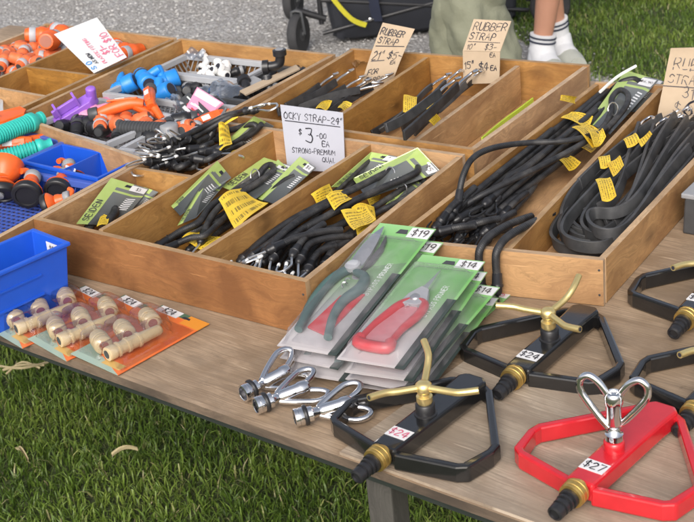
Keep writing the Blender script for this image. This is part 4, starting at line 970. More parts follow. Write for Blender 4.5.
# ------------------------------------------------------------------ sprinklers
def sprinkler(paint, label, heart=False, txt='$24', ink='ink'):
    root = thing('garden_sprinkler', label, 'sprinkler', 'metal sled sprinklers on the table')
    g = G()
    for s in (-1, 1):
        P = [V((s * .012, -.078, .0115)), V((s * .086, -.062, .0115)), V((s * .094, -.056, .0115)), V((s * .101, -.020, .0115)), V((s * .099, -.007, .0115)), V((s * .027, .086, .0115)), V((s * .012, .094, .0115))]
        sweep(g, P, .0095, .0215, False, 0, 0, V((0, 0, 1)))
    f = obj('sled_frame', g, paint, root, .0026)
    g = G(); prism(g, [(-.0165, -.082), (.0165, -.082), (.018, .06), (.020, .092), (.012, .100), (-.012, .100), (-.020, .092), (-.018, .06)], .005, .0275)
    obj('spine', g, paint, root, .0035)
    g = G(); lathe(g, [(.0085, 0), (.0095, .001), (.0095, .006), (.0140, .0065), (.0145, .008), (.0145, .0095), (.0138, .010), (.0138, .012), (.0145, .0125), (.0145, .016), (.0138, .0165), (.0138, .018), (.0145, .0185), (.0140, .021), (.009, .0215)], (0, -.079, .020), (0, -1, -.1), 20)
    n = obj('inlet_ring', g, 'brass_ring', root)
    g = G(); lathe(g, [(.011, .0), (.0112, .005), (.0085, .0055), (.0085, .008), (.0102, .0085), (.0102, .011), (.0080, .0115), (.0080, .014), (.0094, .0145), (.0094, .019), (.0078, .0195), (.0078, .0215), (.009, .022), (.0086, .030), (.006, .0312), (.0055, .029)], (0, -.1004, .0178), (0, -1, -.1), 18); obj('hose_spigot', g, 'black_plastic', root)
    price(root, [(-.0145, -.061, .0277), (.0138, -.061, .0277), (.0138, -.042, .0277), (-.0145, -.042, .0277)], txt, ink, .6)
    g = G(); lathe(g, [(.0135, 0), (.0135, .004), (.0115, .005), (.0115, .016), (.0095, .018)], (0, -.012 if heart else -.002, .0245 if not heart else .022), None, 20); obj('pivot_collar', g, paint if heart else 'black_plastic', root)
    if not heart:
        g = G(); lathe(g, [(.0085, 0), (.0095, .002), (.0095, .009), (.0065, .0105), (.0065, .014), (.0085, .015), (.0095, .017), (.0095, .024), (.006, .027), (.001, .0275)], (0, -.002, .0424), None, 16)
        for a in (-127, 9, 118):
            d = V((math.cos(R(a)), math.sin(R(a)), 0)); o = V((0, -.002, .0625)); up = .022 if a == 118 else .004
            tube(g, [o, o + d * .03 + V((0, 0, up * .3)), o + d * .046 + V((0, 0, up * .75)), o + d * .066 + V((0, 0, up + .002)) + V((-d.y, d.x, 0)) * .008], .0042, 10, smooth=3)
        sp_ = obj('spinner', g, 'brass', root)
        for a in (-127, 9, 118):
            d = V((math.cos(R(a)), math.sin(R(a)), 0)); up = .022 if a == 118 else .004; e = V((0, -.002, .0625)) + d * .066 + V((0, 0, up + .002)) + V((-d.y, d.x, 0)) * .008; e0 = V((0, -.002, .0625)) + d * .046 + V((0, 0, up * .75))
            b = G(); lathe(b, [(.0026, -.0006), (.0026, .0003)], e, e - e0, 10); obj('spray_hole', b, 'ink', sp_)
    return root
def heart_head(parent, o, zdir, xdir, s=1.0, m='chrome', lobe=1.0):
    o = V(o); z = V(zdir).normalized(); x = V(xdir); x = (x - z * x.dot(z)).normalized()
    L = lambda a, b: o + x * (a * s) + z * (b * s)
    g = G(); lathe(g, [(.010 * s, 0), (.0115 * s, .001 * s), (.0115 * s, .009 * s), (.008 * s, .0115 * s), (.0075 * s, .018 * s), (.0065 * s, .02 * s), (.0095 * s, .024 * s), (.0102 * s, .05 * s), (.0115 * s, .053 * s), (.0118 * s, .064 * s), (.0095 * s, .068 * s), (.006 * s, .0685 * s), (.005 * s, .066 * s)], o, z, 18, 0)
    h = obj('spinner_body', g, m, parent)
    g = G(); y = z.cross(x)
    for sg in (-1, 1):
        pts = [L(sg * .006, .020), L(sg * .018, .032), L(sg * .034, .052), L(sg * .044, .068), L(sg * .043, .082), L(sg * .033, .089), L(sg * .021, .083), L(sg * .011, .071), L(sg * .005, .060)]
        pts = [o + (p - o) - x * ((p - o).dot(x)) * (1 - lobe) for p in pts]; pts = [p + y * (sg * (.004 - .002 * i / 8) * s) for i, p in enumerate(pts)]
        tube(g, pts, .0046 * s, 10, smooth=5)
    obj('heart_loop', g, m, h)
    return h
s1 = sprinkler('black_paint', 'black sled sprinkler with brass arms at the table front edge')
place(s1, (.774, -.157, .0044), (0, 0, R(-7)))
def relabel(o):
    for c_ in o.children:
        for d_ in c_.children:
            if d_.name.startswith('lettering'): d_.data = d_.data.copy(); d_.data.materials[0] = M['ink_red']
ox = dup(s1, 'black sled sprinkler with brass arms in front of the right tray'); place(ox, (.826, .066, .0002), (0, 0, R(-4)))
[c_ for c_ in ox.children if c_.name.startswith('spinner')][0].rotation_euler.z = R(-42)
ox = dup(s1, 'black sled sprinkler cut off by the photo edge behind the red one'); place(ox, (1.050, .074, .0002), (0, 0, R(-6)))
ox = dup(s1, 'black sled sprinkler farthest back beside the right tray'); place(ox, (.962, .285, .0002), (0, 0, R(-4)))
relabel(s1)
s2 = sprinkler('red_paint', 'red sled sprinkler with chrome heart shaped spinner', True, '$27')
heart_head(s2, (0, -.012, .040), (0, 0, 1), (.94, .25, 0), .86, 'chrome', .94)
place(s2, (.998, -.128, .0044), (0, 0, R(-8)))
# loose chrome spinner heads
def loose(label, a, b, side, seed):
    root = thing('chrome_spinner_head', label, 'sprinkler part', 'loose chrome sprinkler heads'); p = at(*a); q_ = at(*b); d = (q_ - p)
    root.location = p * 1.0; d.normalize()
    heart_head(root, p, d, side, .84, 'chrome', .72)
    g = G(); lathe(g, [(.0002, -.007), (.0088, -.007), (.0088, -.0138), (.0096, -.0144), (.0112, -.0138), (.0112, -.0095), (.0105, -.009), (.0112, -.0085), (.0112, -.003), (.0104, -.002), (.0104, .0005)], p, d, 18, 0); b1 = obj('threaded_socket', g, 'chrome', root)
    g = G(); lathe(g, [(.0086, -.0076), (.0086, -.0072)], p, d, 16); obj('socket_bore', g, 'ink', b1)
    g = G(); lathe(g, [(.0118, -.003), (.0128, -.002), (.0128, .0012), (.0118, .002)], p, d, 18); obj('rubber_ring', g, 'black_plastic', b1)
    # curved spray arm
    s_ = V(side).normalized(); n = d.cross(s_)
    return root
loose('chrome spinner head farthest from the black sprinkler, heart loop raised', (252, 389, .0145), (296, 366, .018), V((-.75, .35, .62)), 1)
loose('chrome spinner head between the other two', (266, 402, .0145), (314, 384, .017), V((-.75, .55, .22)), 2)
loose('chrome spinner head nearest the black sprinkler, lying flat', (306, 415, .0145), (352, 402, .018), V((-.7, .55, .3)), 3)

gb = thing('grey_box', 'grey plastic box at the right photo edge behind the far sprinkler', 'box'); g = G(); walls_ = None
box(g, (.0, 0, .028), (.11, .17, .056), None, 0, 1, .97); obj('box_body', g, 'dark_grey', gb, .003)
g = G(); box(g, (0, 0, .0605), (.114, .174, .008)); obj('lid', g, 'grey_plastic', gb, .002); gp_ = at(679, 234, 0); place(gb, (gp_.x + .062, gp_.y + .085, .0006), (0, 0, R(-2)))

# ------------------------------------------------------------------ secateur packs
def secateurs(parent, c, hm, kind):
    """c: Card frame; tool lies on it"""
    P = lambda u, v, e: c.P(u, v, e)
    root = None
    g = G(); hz = .0085
    if kind == 0:
        hl = [(.30, .60), (.12, .53), (.05, .42), (.08, .28), (.17, .15), (.20, .10)]; hr = [(.34, .56), (.56, .53), (.62, .44), (.53, .34), (.57, .22), (.74, .08)]
    else:
        hl = [(.46, .53), (.34, .47), (.27, .38), (.20, .27), (.17, .16)]; hr = [(.54, .53), (.68, .50), (.70, .40), (.63, .27), (.62, .14)]
    for hh in (hl, hr):
        g = G(); pts = crom([P(u, v, hz) for u, v in hh], 6); L = len(pts)
        tube(g, pts, lambda t: (.0042 + .0034 * math.sin(min(1, t * 1.15 + .1) * 2.7)) if kind == 0 else (.0038 + .0022 * math.sin(min(1, t * 1.15 + .1) * 2.8)), 12); root = obj('handle', g, hm, parent)
    g = G()
    if kind == 0:
        bl = [(.20, .57), (.14, .66), (.12, .76), (.15, .86), (.22, .93), (.27, .88), (.33, .80), (.38, .70), (.40, .60), (.34, .54)]
    else:
        bl = [(.40, .50), (.42, .58), (.49, .66), (.52, .74), (.54, .82), (.56, .72), (.57, .62), (.62, .55), (.58, .48)]
    vs = [P(u, v, hz + .003) for u, v in bl] + [P(u, v, hz - .001) for u, v in bl]; n = len(bl)
    g.add(vs, [list(range(n)), [n + i for i in range(n)][::-1]] + [[i, n + i, n + (i + 1) % n, (i + 1) % n] for i in range(n)])
    lathe(g, [(.007, 0), (.007, .007), (.005, .009)], P(*((.27, .58) if kind == 0 else (.50, .53)), hz - .002), c.N, 14); obj('blade', g, 'steel', parent)
    if kind == 0:
        hk = [(.40, .58), (.48, .66), (.47, .76), (.40, .84), (.33, .88), (.38, .78), (.38, .68), (.32, .60)]; g = G(); n = len(hk); vs = [P(u, v, hz - .0015) for u, v in hk] + [P(u, v, hz - .0055) for u, v in hk]
        g.add(vs, [list(range(n))[::-1], [n + i for i in range(n)]] + [[i, n + i, n + (i + 1) % n, (i + 1) % n] for i in range(n)]); obj('hook_blade', g, 'dark_grey', parent)
        g = G(); lathe(g, [(.011, 0), (.011, .006), (.008, .008)], P(.27, .585, hz + .001), c.N, 16); obj('pivot_bolt', g, 'crate_grey', parent)
    if kind == 1:
        g = G(); fp = [(.20, .15), (.60, .14), (.60, .27), (.67, .40), (.60, .48), (.42, .47), (.30, .38), (.23, .27)]; n = len(fp); vs = [P(u, v, .0085) for u, v in fp] + [P(u, v, .004) for u, v in fp]; g.add(vs, [list(range(n)), [n + i for i in range(n)][::-1]] + [[i, n + i, n + (i + 1) % n, (i + 1) % n] for i in range(n)]); obj('grip_insert', g, 'pink_grip', parent)
        g = G(); fp = [(.33, .47), (.36, .56), (.47, .64), (.60, .62), (.70, .52), (.60, .47)]; n = len(fp); vs = [P(u, v, .013) for u, v in fp] + [P(u, v, .004) for u, v in fp]; g.add(vs, [list(range(n))[::-1], [n + i for i in range(n)]] + [[i, (i + 1) % n, n + (i + 1) % n, n + i] for i in range(n)]); obj('jaw_plate', g, 'crate_grey', parent, .001)
        g = G(); pts = [P(.17, .16, hz), P(.17, .115, hz), P(.40, .10, hz), P(.63, .105, hz), P(.62, .15, hz)]; tube(g, pts, .0078, 8, smooth=3); obj('handle_clasp', g, hm, parent)
    g = G(); tube(g, [P((.33 if kind == 0 else .47) + .03 * math.cos(k * 1.2), .50 - .012 * k * .5, hz + .003 * math.sin(k * 1.2)) for k in range(10)], .0012, 5, smooth=3); obj('spring', g, 'steel', parent)
def pack(label, W, L, kind, txt, top):
    root = thing('secateur_pack', label, 'secateur pack', 'carded secateurs in two stacks'); c = Card((-W / 2, -L / 2, 0), (W / 2, -L / 2, 0), (W / 2, L / 2, 0), (-W / 2, L / 2, 0))
    cc = obj('backing_card', sheet(G(), c, 1, 1, .001), 'seccard', root)
    t = G(); cv = Card(c.P(.80, .42), c.P(.80, .86), c.P(.66, .86), c.P(.66, .42)); cv.N = V((0, 0, 1)); write(t, cv, 'BYPASS PRUNER', .004, .0035, cv.H * .55, .0011, 0, .3, 0, .0016); obj('lettering', t, 'ink_white', cc)
    g = G(); hcard = Card(c.P(.40, .93), c.P(.60, .93), c.P(.57, .965), c.P(.43, .965)); sheet(g, Card(*[p + V((0, 0, .0012)) for p in hcard.c]), 1, 1, .0003); obj('hang_hole', g, 'dark_grey', cc)
    price(root, [c.P(.62, .905, .0192 if False else .0016), c.P(1.0, .905, .0016), c.P(1.0, .985, .0016), c.P(.62, .985, .0016)], txt, 'ink_grey' if txt != '$15' else 'ink_red', .62)
    secateurs(root, c, 'tool_grey' if kind == 0 else 'red_metal', kind)
    if kind == 0:
        g = G(); prism(g, [(-.022, -.10), (.012, -.11), (.02, -.02), (-.012, -.03)], .0014, .004); obj('red_insert', g, 'red_metal', root)
    # clear shell: raised tray over the tool
    hh = .0165
    def dome(u, v):
        k = min(1, max(0, min(u - .05, .95 - u) / .07)) * min(1, max(0, min(v - .02, .88 - v) / .04)); k = k * k * (3 - 2 * k)
        return .0015 + hh * k * (1 - .25 * max(0, (v - .45)))
    cs = Card(*c.c, bulge=dome); g = G(); nx, ny = 28, 48
    vs = [cs.P(.04 + .92 * i / nx, .015 + j / ny * .875) for j in range(ny + 1) for i in range(nx + 1)]
    g.add(vs, [[j * (nx + 1) + i, j * (nx + 1) + i + 1, (j + 1) * (nx + 1) + i + 1, (j + 1) * (nx + 1) + i] for j in range(ny) for i in range(nx)], None, 0, True)
    obj('blister', g, 'frost', root)
    return root
def lay(quad, zf, zb):
    a, b, c_, d = (at(*p, z_) for p, z_ in zip(quad, (zf, zf, zb, zb))); ctr = (a + b + c_ + d) / 4; y = ((c_ + d) - (a + b)).normalized(); x = ((b - a) + (c_ - d)); x = (x - y * x.dot(y)).normalized(); z = x.cross(y)
    m = Matrix((x, y, z)).transposed().to_4x4(); m.translation = ctr; return m
def stack(proto, base, rows):
    proto.location = base.translation; proto.rotation_euler = base.to_euler()
    for lab, dx, dy, dz, dyaw, dt in rows:
        o = dup(proto, lab); m = Matrix.Translation(base.translation + V((dx, dy, dz))) @ Matrix.Rotation(R(dyaw), 4, 'Z') @ base.to_3x3().to_4x4() @ Matrix.Rotation(R(-dt), 4, 'X')
        o.location = m.translation; o.rotation_euler = m.to_euler()
pa = pack('topmost grey handled secateurs pack, priced $19', .090, .282, 0, '$19', True)
mL = lay([(283.5, 341), (333.5, 357), (430, 237), (383.5, 220)], .036, .088)
stack(pa, mL, (('secateurs pack second down under the $19 pack', .008, -.003, -.0165, -2, 0), ('secateurs pack third down under the $19 pack', .016, -.012, -.034, 2, 3)))
pb = pack('topmost red handled pruner pack, priced $14', .092, .250, 1, '$14', True)
mR = lay([(341.5, 357), (399, 373), (481.5, 268), (427, 249)], .053, .080)
stack(pb, mR, (('red pruner pack second down in the $14 stack', .005, .002, -.0168, 2, 0), ('red pruner pack third down in the $14 stack', .012, .004, -.0330, -3, 1.2), ('red pruner pack at the bottom of the $14 stack', .014, .012, -.0495, 2, 4.2)))
yaw = mR.to_euler().z
pc = pack('flat green secateurs pack half under the black sprinkler', .075, .2, 1, '$15', True)
p0 = at(452, 322, .004); place(pc, (p0.x - .005, p0.y + .01, .0012), (0, 0, yaw - R(6)))

# ------------------------------------------------------------------ carded brass hose fittings
def fitpack(label):
    root = thing('fitting_pack', label, 'fitting pack', 'orange cards of hose fittings'); W, L = .098, .165
    c = Card((-W / 2, -L / 2, 0), (W / 2, -L / 2, 0), (W / 2, L / 2, 0), (-W / 2, L / 2, 0))
    cc = obj('backing_card', sheet(G(), c, 1, 1, .001), 'orangecard', root)
    price(root, [c.P(.04, .90, .0012), c.P(.48, .90, .0012), c.P(.48, .995, .0012), c.P(.04, .995, .0012)], '$24', 'ink', .68)
    g = G(); hcard = Card(c.P(.54, .935), c.P(.70, .935), c.P(.68, .96), c.P(.56, .96)); sheet(g, Card(*[p + V((0, 0, .0012)) for p in hcard.c]), 1, 1, .0003); obj('hang_hole', g, 'ink', cc)
    for (x, y, a) in ((-.022, -.050, 62), (-.018, -.012, 72), (-.014, .030, 78)):
        d = V((math.cos(R(a)), -math.sin(R(a)) * -.3, .15)); g = G(); o = V((x + .014, y - .006, .0135))
        d = V((-.92, .38, 0)); lathe(g, [(.008, .0), (.0118, .0003), (.0132, .002), (.0132, .007), (.0116, .0075), (.0116, .0095), (.0132, .010), (.0132, .0125), (.0120, .013), (.0120, .0155), (.0130, .016), (.0130, .024), (.0112, .0245), (.0112, .031), (.008, .0312)], o, d, 16)
        h = obj('hose_connector', g, 'cream', root)
        g = G(); lathe(g, [(.0066, -.0006), (.0066, .0002)], o, d, 14); obj('bore', g, 'rust_plastic', h)
    g = G(); o = V((.012, -.068, .0125)); d = V((.12, 1, .02)); lathe(g, [(.006, 0), (.0098, .0005), (.0102, .003), (.0102, .012), (.0088, .0125), (.0088, .016), (.0106, .0165), (.0106, .019), (.0088, .0195), (.0088, .030), (.0108, .031), (.0108, .035), (.0094, .0355), (.0094, .048), (.0104, .0485), (.0104, .052), (.0086, .053), (.0076, .083), (.006, .087), (.0045, .0875)], o, d, 16)
    h = obj('spray_nozzle', g, 'cream', root); g = G(); lathe(g, [(.006, -.0006), (.006, -.0002)], o, d, 14); obj('bore', g, 'dark_grey', h)
    lumps = [(-.024, -.050, .022, .018), (-.020, -.012, .022, .018), (-.016, .030, .022, .018), (.017, -.028, .014, .052)]
    def dome(u, v):
        x, y = (u - .5) * W, (v - .5) * L; b = 0
        for cx, cy, sx, sy in lumps:
            k = max(0, 1 - ((x - cx) / (sx * 1.3)) ** 4 - ((y - cy) / (sy * 1.25)) ** 4); k = min(1, k * 1.5); b = max(b, k * k * (3 - 2 * k))
        return .0016 + .0255 * b
    cs = Card(*c.c, bulge=dome); nx, ny = 48, 72; g = G(); vs = [cs.P(.03 + .94 * i / nx, .06 + .78 * j / ny) for j in range(ny + 1) for i in range(nx + 1)]
    g.add(vs, [[j * (nx + 1) + i, j * (nx + 1) + i + 1, (j + 1) * (nx + 1) + i + 1, (j + 1) * (nx + 1) + i] for j in range(ny) for i in range(nx)], None, 0, True)
    obj('blister', g, 'clear', root); return root
f1 = fitpack('orange fitting pack nearest the table end, right of the others')
def layf(o, p, z, yaw, tl_=0): p = at(*p, z); place(o, (p.x, p.y, z), (0, R(tl_), R(yaw)))
layf(f1, (141, 339), .0035, -9, 1.5)
o = dup(f1, 'orange fitting pack lying between two others'); layf(o, (97, 327), .0022, -14, 1.0)
o = dup(f1, 'orange fitting pack partly against the blue bin'); layf(o, (55, 316), .0008, -15)

# ------------------------------------------------------------------ blue open front bin
def walls(g, W, L, H, t, taper=.9, floor=True, lip=0, mi=0):
    """open box centred at origin, base at z=0; one closed shell"""
    def ring(w, l, z): return [V((-w / 2, -l / 2, z)), V((w / 2, -l / 2, z)), V((w / 2, l / 2, z)), V((-w / 2, l / 2, z))]
    a = ring(W * taper, L * taper, 0); b = ring(W, L, H); e = ring(W + lip * 2, L + lip * 2, H); e0 = ring(W + lip * 2, L + lip * 2, H - .006)
    b0 = ring(W, L, H - .006)
    i1 = ring(W - 2 * t, L - 2 * t, H); i0 = ring(W * taper - 2 * t, L * taper - 2 * t, t)
    R_ = [a, b0, e0, e, i1, i0] if lip else [a, b, i1, i0]
    vs = [p for r in R_ for p in r]; fs = [[3, 2, 1, 0]]
    for k in range(len(R_) - 1):
        for j in range(4): fs.append([k * 4 + j, k * 4 + (j + 1) % 4, (k + 1) * 4 + (j + 1) % 4, (k + 1) * 4 + j])
    m = (len(R_) - 1) * 4; fs.append([m, m + 1, m + 2, m + 3]); g.add(vs, fs, None, mi); return g
bn = thing('storage_bin', 'bright blue plastic open bin at the left table edge', 'bin')
g = G(); walls(g, .084, .165, .092, .003, .86, True, .004); obj('bin_shell', g, 'blue', bn, .0015)
for s in (-1, 1):
    for z in (.03, .06): g = G(); box(g, (s * (.0372 + z * .06), -.01, z), (.0022, .085, .003), (0, R(3.6) * s, 0)); obj('rib', g, 'blue', bn)
price(bn, [(-.004, .0772, .066), (.03, .0772, .066), (.03, .0777, .084), (-.004, .0777, .084)], '$24', 'ink_grey', .5)
bb = at(70, 240, .092); place(bn, (bb.x - .040 - .016, bb.y - .0815, .0006), (0, 0, R(-11)))

# ------------------------------------------------------------------ crates, baskets in the long tray
def crate(name, label, W, L, H, m, cat, group, cx, cy, z=.0075, yaw=0, lattice=True):
    root = thing(name, label, cat, group, (0, 0, 0)); t = .003
    g = G()
    for (x, y, sx, sy) in ((0, -L / 2, W, t), (0, L / 2, W, t), (-W / 2, 0, t, L - t * 1.2), (W / 2, 0, t, L - t * 1.2)):
        box(g, (x, y, H - .006), (sx + .006 if sx > sy else .010, sy if sx < sy else .010, .012)); box(g, (x, y, .006), (sx, sy, .011))
    obj('rim_frame', g, m, root, .001)
    g = G(); 
    for (ax, n_, L_) in ((0, int(W / .012), W), (1, int(L / .012), L)):
        for s in (-1, 1):
            for k in range(n_ + 1):
                p = -L_ / 2 + L_ * k / n_; c_ = (p, s * (L / 2), H / 2) if ax == 0 else (s * W / 2, p, H / 2)
                box(g, c_, (.0022, .0024, H - .02) if ax == 0 else (.0024, .0022, H - .02), (0, R(28), 0) if ax == 0 else (R(28), 0, 0))
    obj('side_lattice', g, m, root)
    g = G(); k = int(W / .011); kk = int(L / .011)
    for i in range(k + 1): box(g, (-W / 2 + W * i / k, 0, .0016), (.0035, L - .002, .0022))
    for i in range(kk + 1): box(g, (0, -L / 2 + L * i / kk, .0018 + .0021), (W - .002, .0035, .0019))
    obj('floor_lattice', g, m, root)
    place(root, (cx, cy, z), (0, 0, yaw)); return root
GC = 'grey lattice crates in the long tray'
crate('lattice_crate', 'grey lattice crate with small black and white fittings at the tray back', .225, .112, .05, 'crate_grey', 'crate', GC, -.268, .796)
crate('lattice_crate', 'grey lattice crate of blue hose fittings', .225, .14, .05, 'crate_grey', 'crate', GC, -.268, .662)
crate('lattice_crate', 'grey lattice crate under the purple and orange pieces', .215, .16, .05, 'crate_grey', 'crate', GC, -.272, .462, yaw=R(-9))
crate('lattice_crate', 'dark grey lattice crate of black elbows by the tray wall', .108, .20, .048, 'dark_grey', 'crate', GC, -.086, .742)
crate('lattice_crate', 'grey lattice crate holding carded parts by the tray wall', .108, .25, .046, 'crate_grey', 'crate', GC, -.086, .488)
BB = 'blue baskets in the long tray'
crate('lattice_basket', 'blue lattice basket of orange nozzles with black faces', .30, .215, .052, 'blue_pale', 'basket', BB, -.20, .098)
crate('lattice_basket', 'blue lattice basket of teal corrugated hose ends', .125, .15, .055, 'blue_pale', 'basket', BB, -.318, .27, yaw=R(-4))
bn2 = thing('divided_bin', 'empty blue bin split into two compartments', 'bin')
g = G(); walls(g, .185, .088, .06, .0028, .92, True, .003); obj('bin_shell', g, 'blue', bn2, .001)
g = G(); box(g, (.004, 0, .0305), (.0028, .0795, .056)); obj('partition', g, 'blue', bn2)
place(bn2, (-.143, .262, .008), (0, 0, R(-5)))

# ------------------------------------------------------------------ plastic hose fittings (prototypes, then copies)
def connector(name, label, cat, group, body, collar, bore='dark_grey'):
    root = thing(name, label, cat, group)
    g = G(); lathe(g, [(.007, -.027), (.0105, -.0265), (.0125, -.02), (.0125, -.004), (.0145, -.002), (.0145, .006), (.013, .008), (.0125, .02), (.0105, .024), (.0075, .0245)], (0, 0, 0), (1, 0, 0), 14); b = obj('body', g, body, root)
    g = G(); lathe(g, [(.0131, -.019), (.0138, -.018), (.0138, -.009), (.0131, -.008)], (0, 0, 0), (1, 0, 0), 14); obj('grip_ring', g, collar, root)
    g = G(); lathe(g, [(.0085, .0243), (.0085, .0249)], (0, 0, 0), (1, 0, 0), 12); obj('bore', g, bore, b)
    g = G(); lathe(g, [(.007, -.0275), (.007, -.0268)], (0, 0, 0), (1, 0, 0), 12); obj('bore', g, bore, b)
    return root
q = random.Random(21)
OC = 'orange hose connectors in the back tray'
oc = connector('hose_connector', 'small salmon orange hose connector in the heap at the back left', 'hose connector', OC, 'orange_dull', 'crate_grey')
first = True
for layer in range(3):
    for i in range(6):
        for j in range(5 - layer):
            if layer and q.random() < .3: continue
            x = -.800 + i * .0265 + q.uniform(-.006, .006); y = .655 + j * .042 + layer * .018 + q.uniform(-.008, .008)
            if y > .86: continue
            o = oc if first else dup(oc); first = False
            place(o, (x, y, .021 + layer * .021), (q.uniform(-.3, .3), q.uniform(-.4, .4), q.uniform(0, 6.28)))
big = connector('hose_connector', 'larger orange hose connector with dark open mouth on top of the heap', 'hose connector', 'large orange hose connectors', 'orange', 'crate_grey', 'rust_plastic')
place(big, tuple(at(51, 40, .098)), (0, R(-12), R(-62)), 1.55)
o = dup(big, 'larger orange hose connector behind the white card'); place(o, tuple(at(62, 33, .09)), (0, R(8), R(-20)), 1.35)
o = dup(big, 'larger orange hose connector leaning on the back board'); place(o, tuple(at(41, 35, .085)), (0, R(8), R(40)), 1.3)
for i, (u, v, lab) in enumerate(((124, 50, 'orange hose connector right of the white card'), (132, 52, 'orange hose connector lying against the tray divider wall'), (116, 46, 'orange hose connector peeping over the white card edge'))):
    o = dup(big, lab); place(o, tuple(at(u, v, .055)), (0, R(5), R(20 + 60 * i)), 1.2)
gp = connector('hose_connector', 'grey hose joiner behind the white card', 'hose connector', 'grey hose joiners', 'dark_grey', 'grey_plastic'); place(gp, (-.50, .66, .025), (0, 0, .4), 1.3)
# white slips in the front bay of the back left tray
for i, (quad, z, lab) in enumerate((([(0, 112), (4, 118), (36, 103), (30, 98)], .03, 'white instruction slip lying in the front bay'), ([(-6, 96), (-4, 118), (4, 116), (2, 92)], .06, 'white packet standing at the photo edge'), ([(22, 98), (26, 104), (36, 98), (30, 93)], .05, 'small crumpled clear packet on the slip'))):
    c = Card(*px(quad, z), bulge=lambda u, v: .004 * math.sin(u * 6 + v * 3)); 
    tag(obj('paper_slip', sheet(G(), c, 8, 4, .0008, 0, True), 'clear_bag' if i == 2 else 'white_card'), lab, 'paper slip')
# elbows / tees
def elbow(name, label, cat, group, m, m2):
    root = thing(name, label, cat, group); g = G()
    tube(g, [(-.028, 0, 0), (-.008, 0, 0), (.004, .004, 0), (.008, .016, 0), (.008, .032, 0)], .0095, 12, smooth=4)
    lathe(g, [(.0095, 0), (.0135, .001), (.0135, .012), (.0105, .013)], (-.029, 0, 0), (1, 0, 0), 14); lathe(g, [(.0095, 0), (.0135, .001), (.0135, .012), (.0105, .013)], (.008, .033, 0), (0, -1, 0), 14)
    b = obj('body', g, m, root); g = G(); lathe(g, [(.0085, -.0005), (.0085, .0003)], (-.0293, 0, 0), (1, 0, 0), 12); obj('bore', g, m2, b); g = G(); lathe(g, [(.0085, -.0005), (.0085, .0003)], (.008, .0333, 0), (0, -1, 0), 12); obj('bore', g, m2, b)
    return root
e1 = elbow('pipe_elbow', 'black plastic pipe elbow in the dark crate by the wall', 'pipe fitting', 'black elbows in the dark crate', 'black_plastic', 'grey_plastic')
for i in range(16):
    o = e1 if i == 0 else dup(e1); place(o, (-.088 + q.uniform(-.036, .036), .69 + (i % 8) * .019, .028 + .018 * (i // 8)), (q.uniform(-1.4, 1.4), q.uniform(-.9, .9), q.uniform(0, 6.28)), q.uniform(.75, 1.0))
up = dup(e1, 'black elbow standing upright out of the dark crate'); place(up, tuple(at(277, 66, .085)), (R(90), 0, R(30)), 1.0)
e2 = elbow('pipe_elbow', 'white plastic fitting among the black ones at the tray back', 'pipe fitting', 'white fittings in the back crate', 'white_plastic', 'ink')
for i, (u, v) in enumerate(((207, 62), (214, 70), (221, 74), (201, 74), (212, 78), (226, 71))):
    o = e2 if i == 0 else dup(e2); place(o, tuple(at(u, v, .045)), (q.uniform(-1, 1), q.uniform(-.8, .8), q.uniform(0, 6.28)), q.uniform(.6, .85))
e3 = connector('tap_adaptor', 'small black tap adaptor in the back crate', 'pipe fitting', 'black adaptors in the back crate', 'black_plastic', 'grey_plastic')
for i in range(16):
    o = e3 if i == 0 else dup(e3); place(o, (-.29 + q.uniform(-.02, .125), .80 + q.uniform(-.04, .04), .024 + .012 * (i % 2)), (q.uniform(-.5, .5), q.uniform(-.5, .5), q.uniform(0, 6.28)), q.uniform(.55, .85))
# blue tap fittings
def tapfit(label):
    root = thing('tap_connector', label, 'pipe fitting', 'blue tap connectors in the crate')
    g = G(); lathe(g, [(.011, -.03), (.0155, -.029), (.0155, -.012), (.0135, -.01), (.0135, .004), (.017, .006), (.017, .026), (.015, .028), (.011, .0285)], (0, 0, 0), (1, 0, 0), 16); tube(g, [(0, 0, 0), (0, .012, .01), (0, .026, .018)], .009, 10, smooth=3); b = obj('body', g, 'sky_blue', root)
    g = G(); lathe(g, [(.0115, .0283), (.0115, .029)], (0, 0, 0), (1, 0, 0), 14); obj('bore', g, 'ink', b)
    g = G(); lathe(g, [(.0158, -.024), (.0164, -.023), (.0164, -.018), (.0158, -.017)], (0, 0, 0), (1, 0, 0), 16); obj('grip_ring', g, 'dark_grey', root); return root
tp = tapfit('light blue tap connector lying leftmost in its crate')
BL_ = [(122, 87, .05, 30, 'light blue tap connector lying leftmost in its crate'), (145, 80, .06, -35, 'light blue tap connector standing with open mouth facing the camera'), (164, 82, .052, 50, 'light blue tap connector on the right of the pile'), (160, 95, .04, 10, 'light blue tap connector nearest the carded parts'), (138, 92, .04, 80, 'light blue tap connector lowest in the pile'), (131, 80, .05, 5, 'light blue tap connector at the back of the pile')]
for i, (u, v, z, a, l_) in enumerate(BL_[:4]):
    o = tp if i == 0 else dup(tp, l_); place(o, tuple(at(u, v, z)), (q.uniform(-.4, .4), q.uniform(-.5, .3), R(a)), 1.1)
e4 = dup(e3, 'black adaptor beside the blue tap connectors'); e4['group'] = 'black adaptors in the blue crate'
for i in range(9):
    o = e4 if i == 0 else dup(e4); place(o, tuple(at(175 + 12 * (i % 4) + q.uniform(-3, 3), 88 + 4 * (i // 4) + q.uniform(-2, 2), .035)), (q.uniform(-.5, .5), q.uniform(-.5, .5), q.uniform(0, 6.28)), .85)
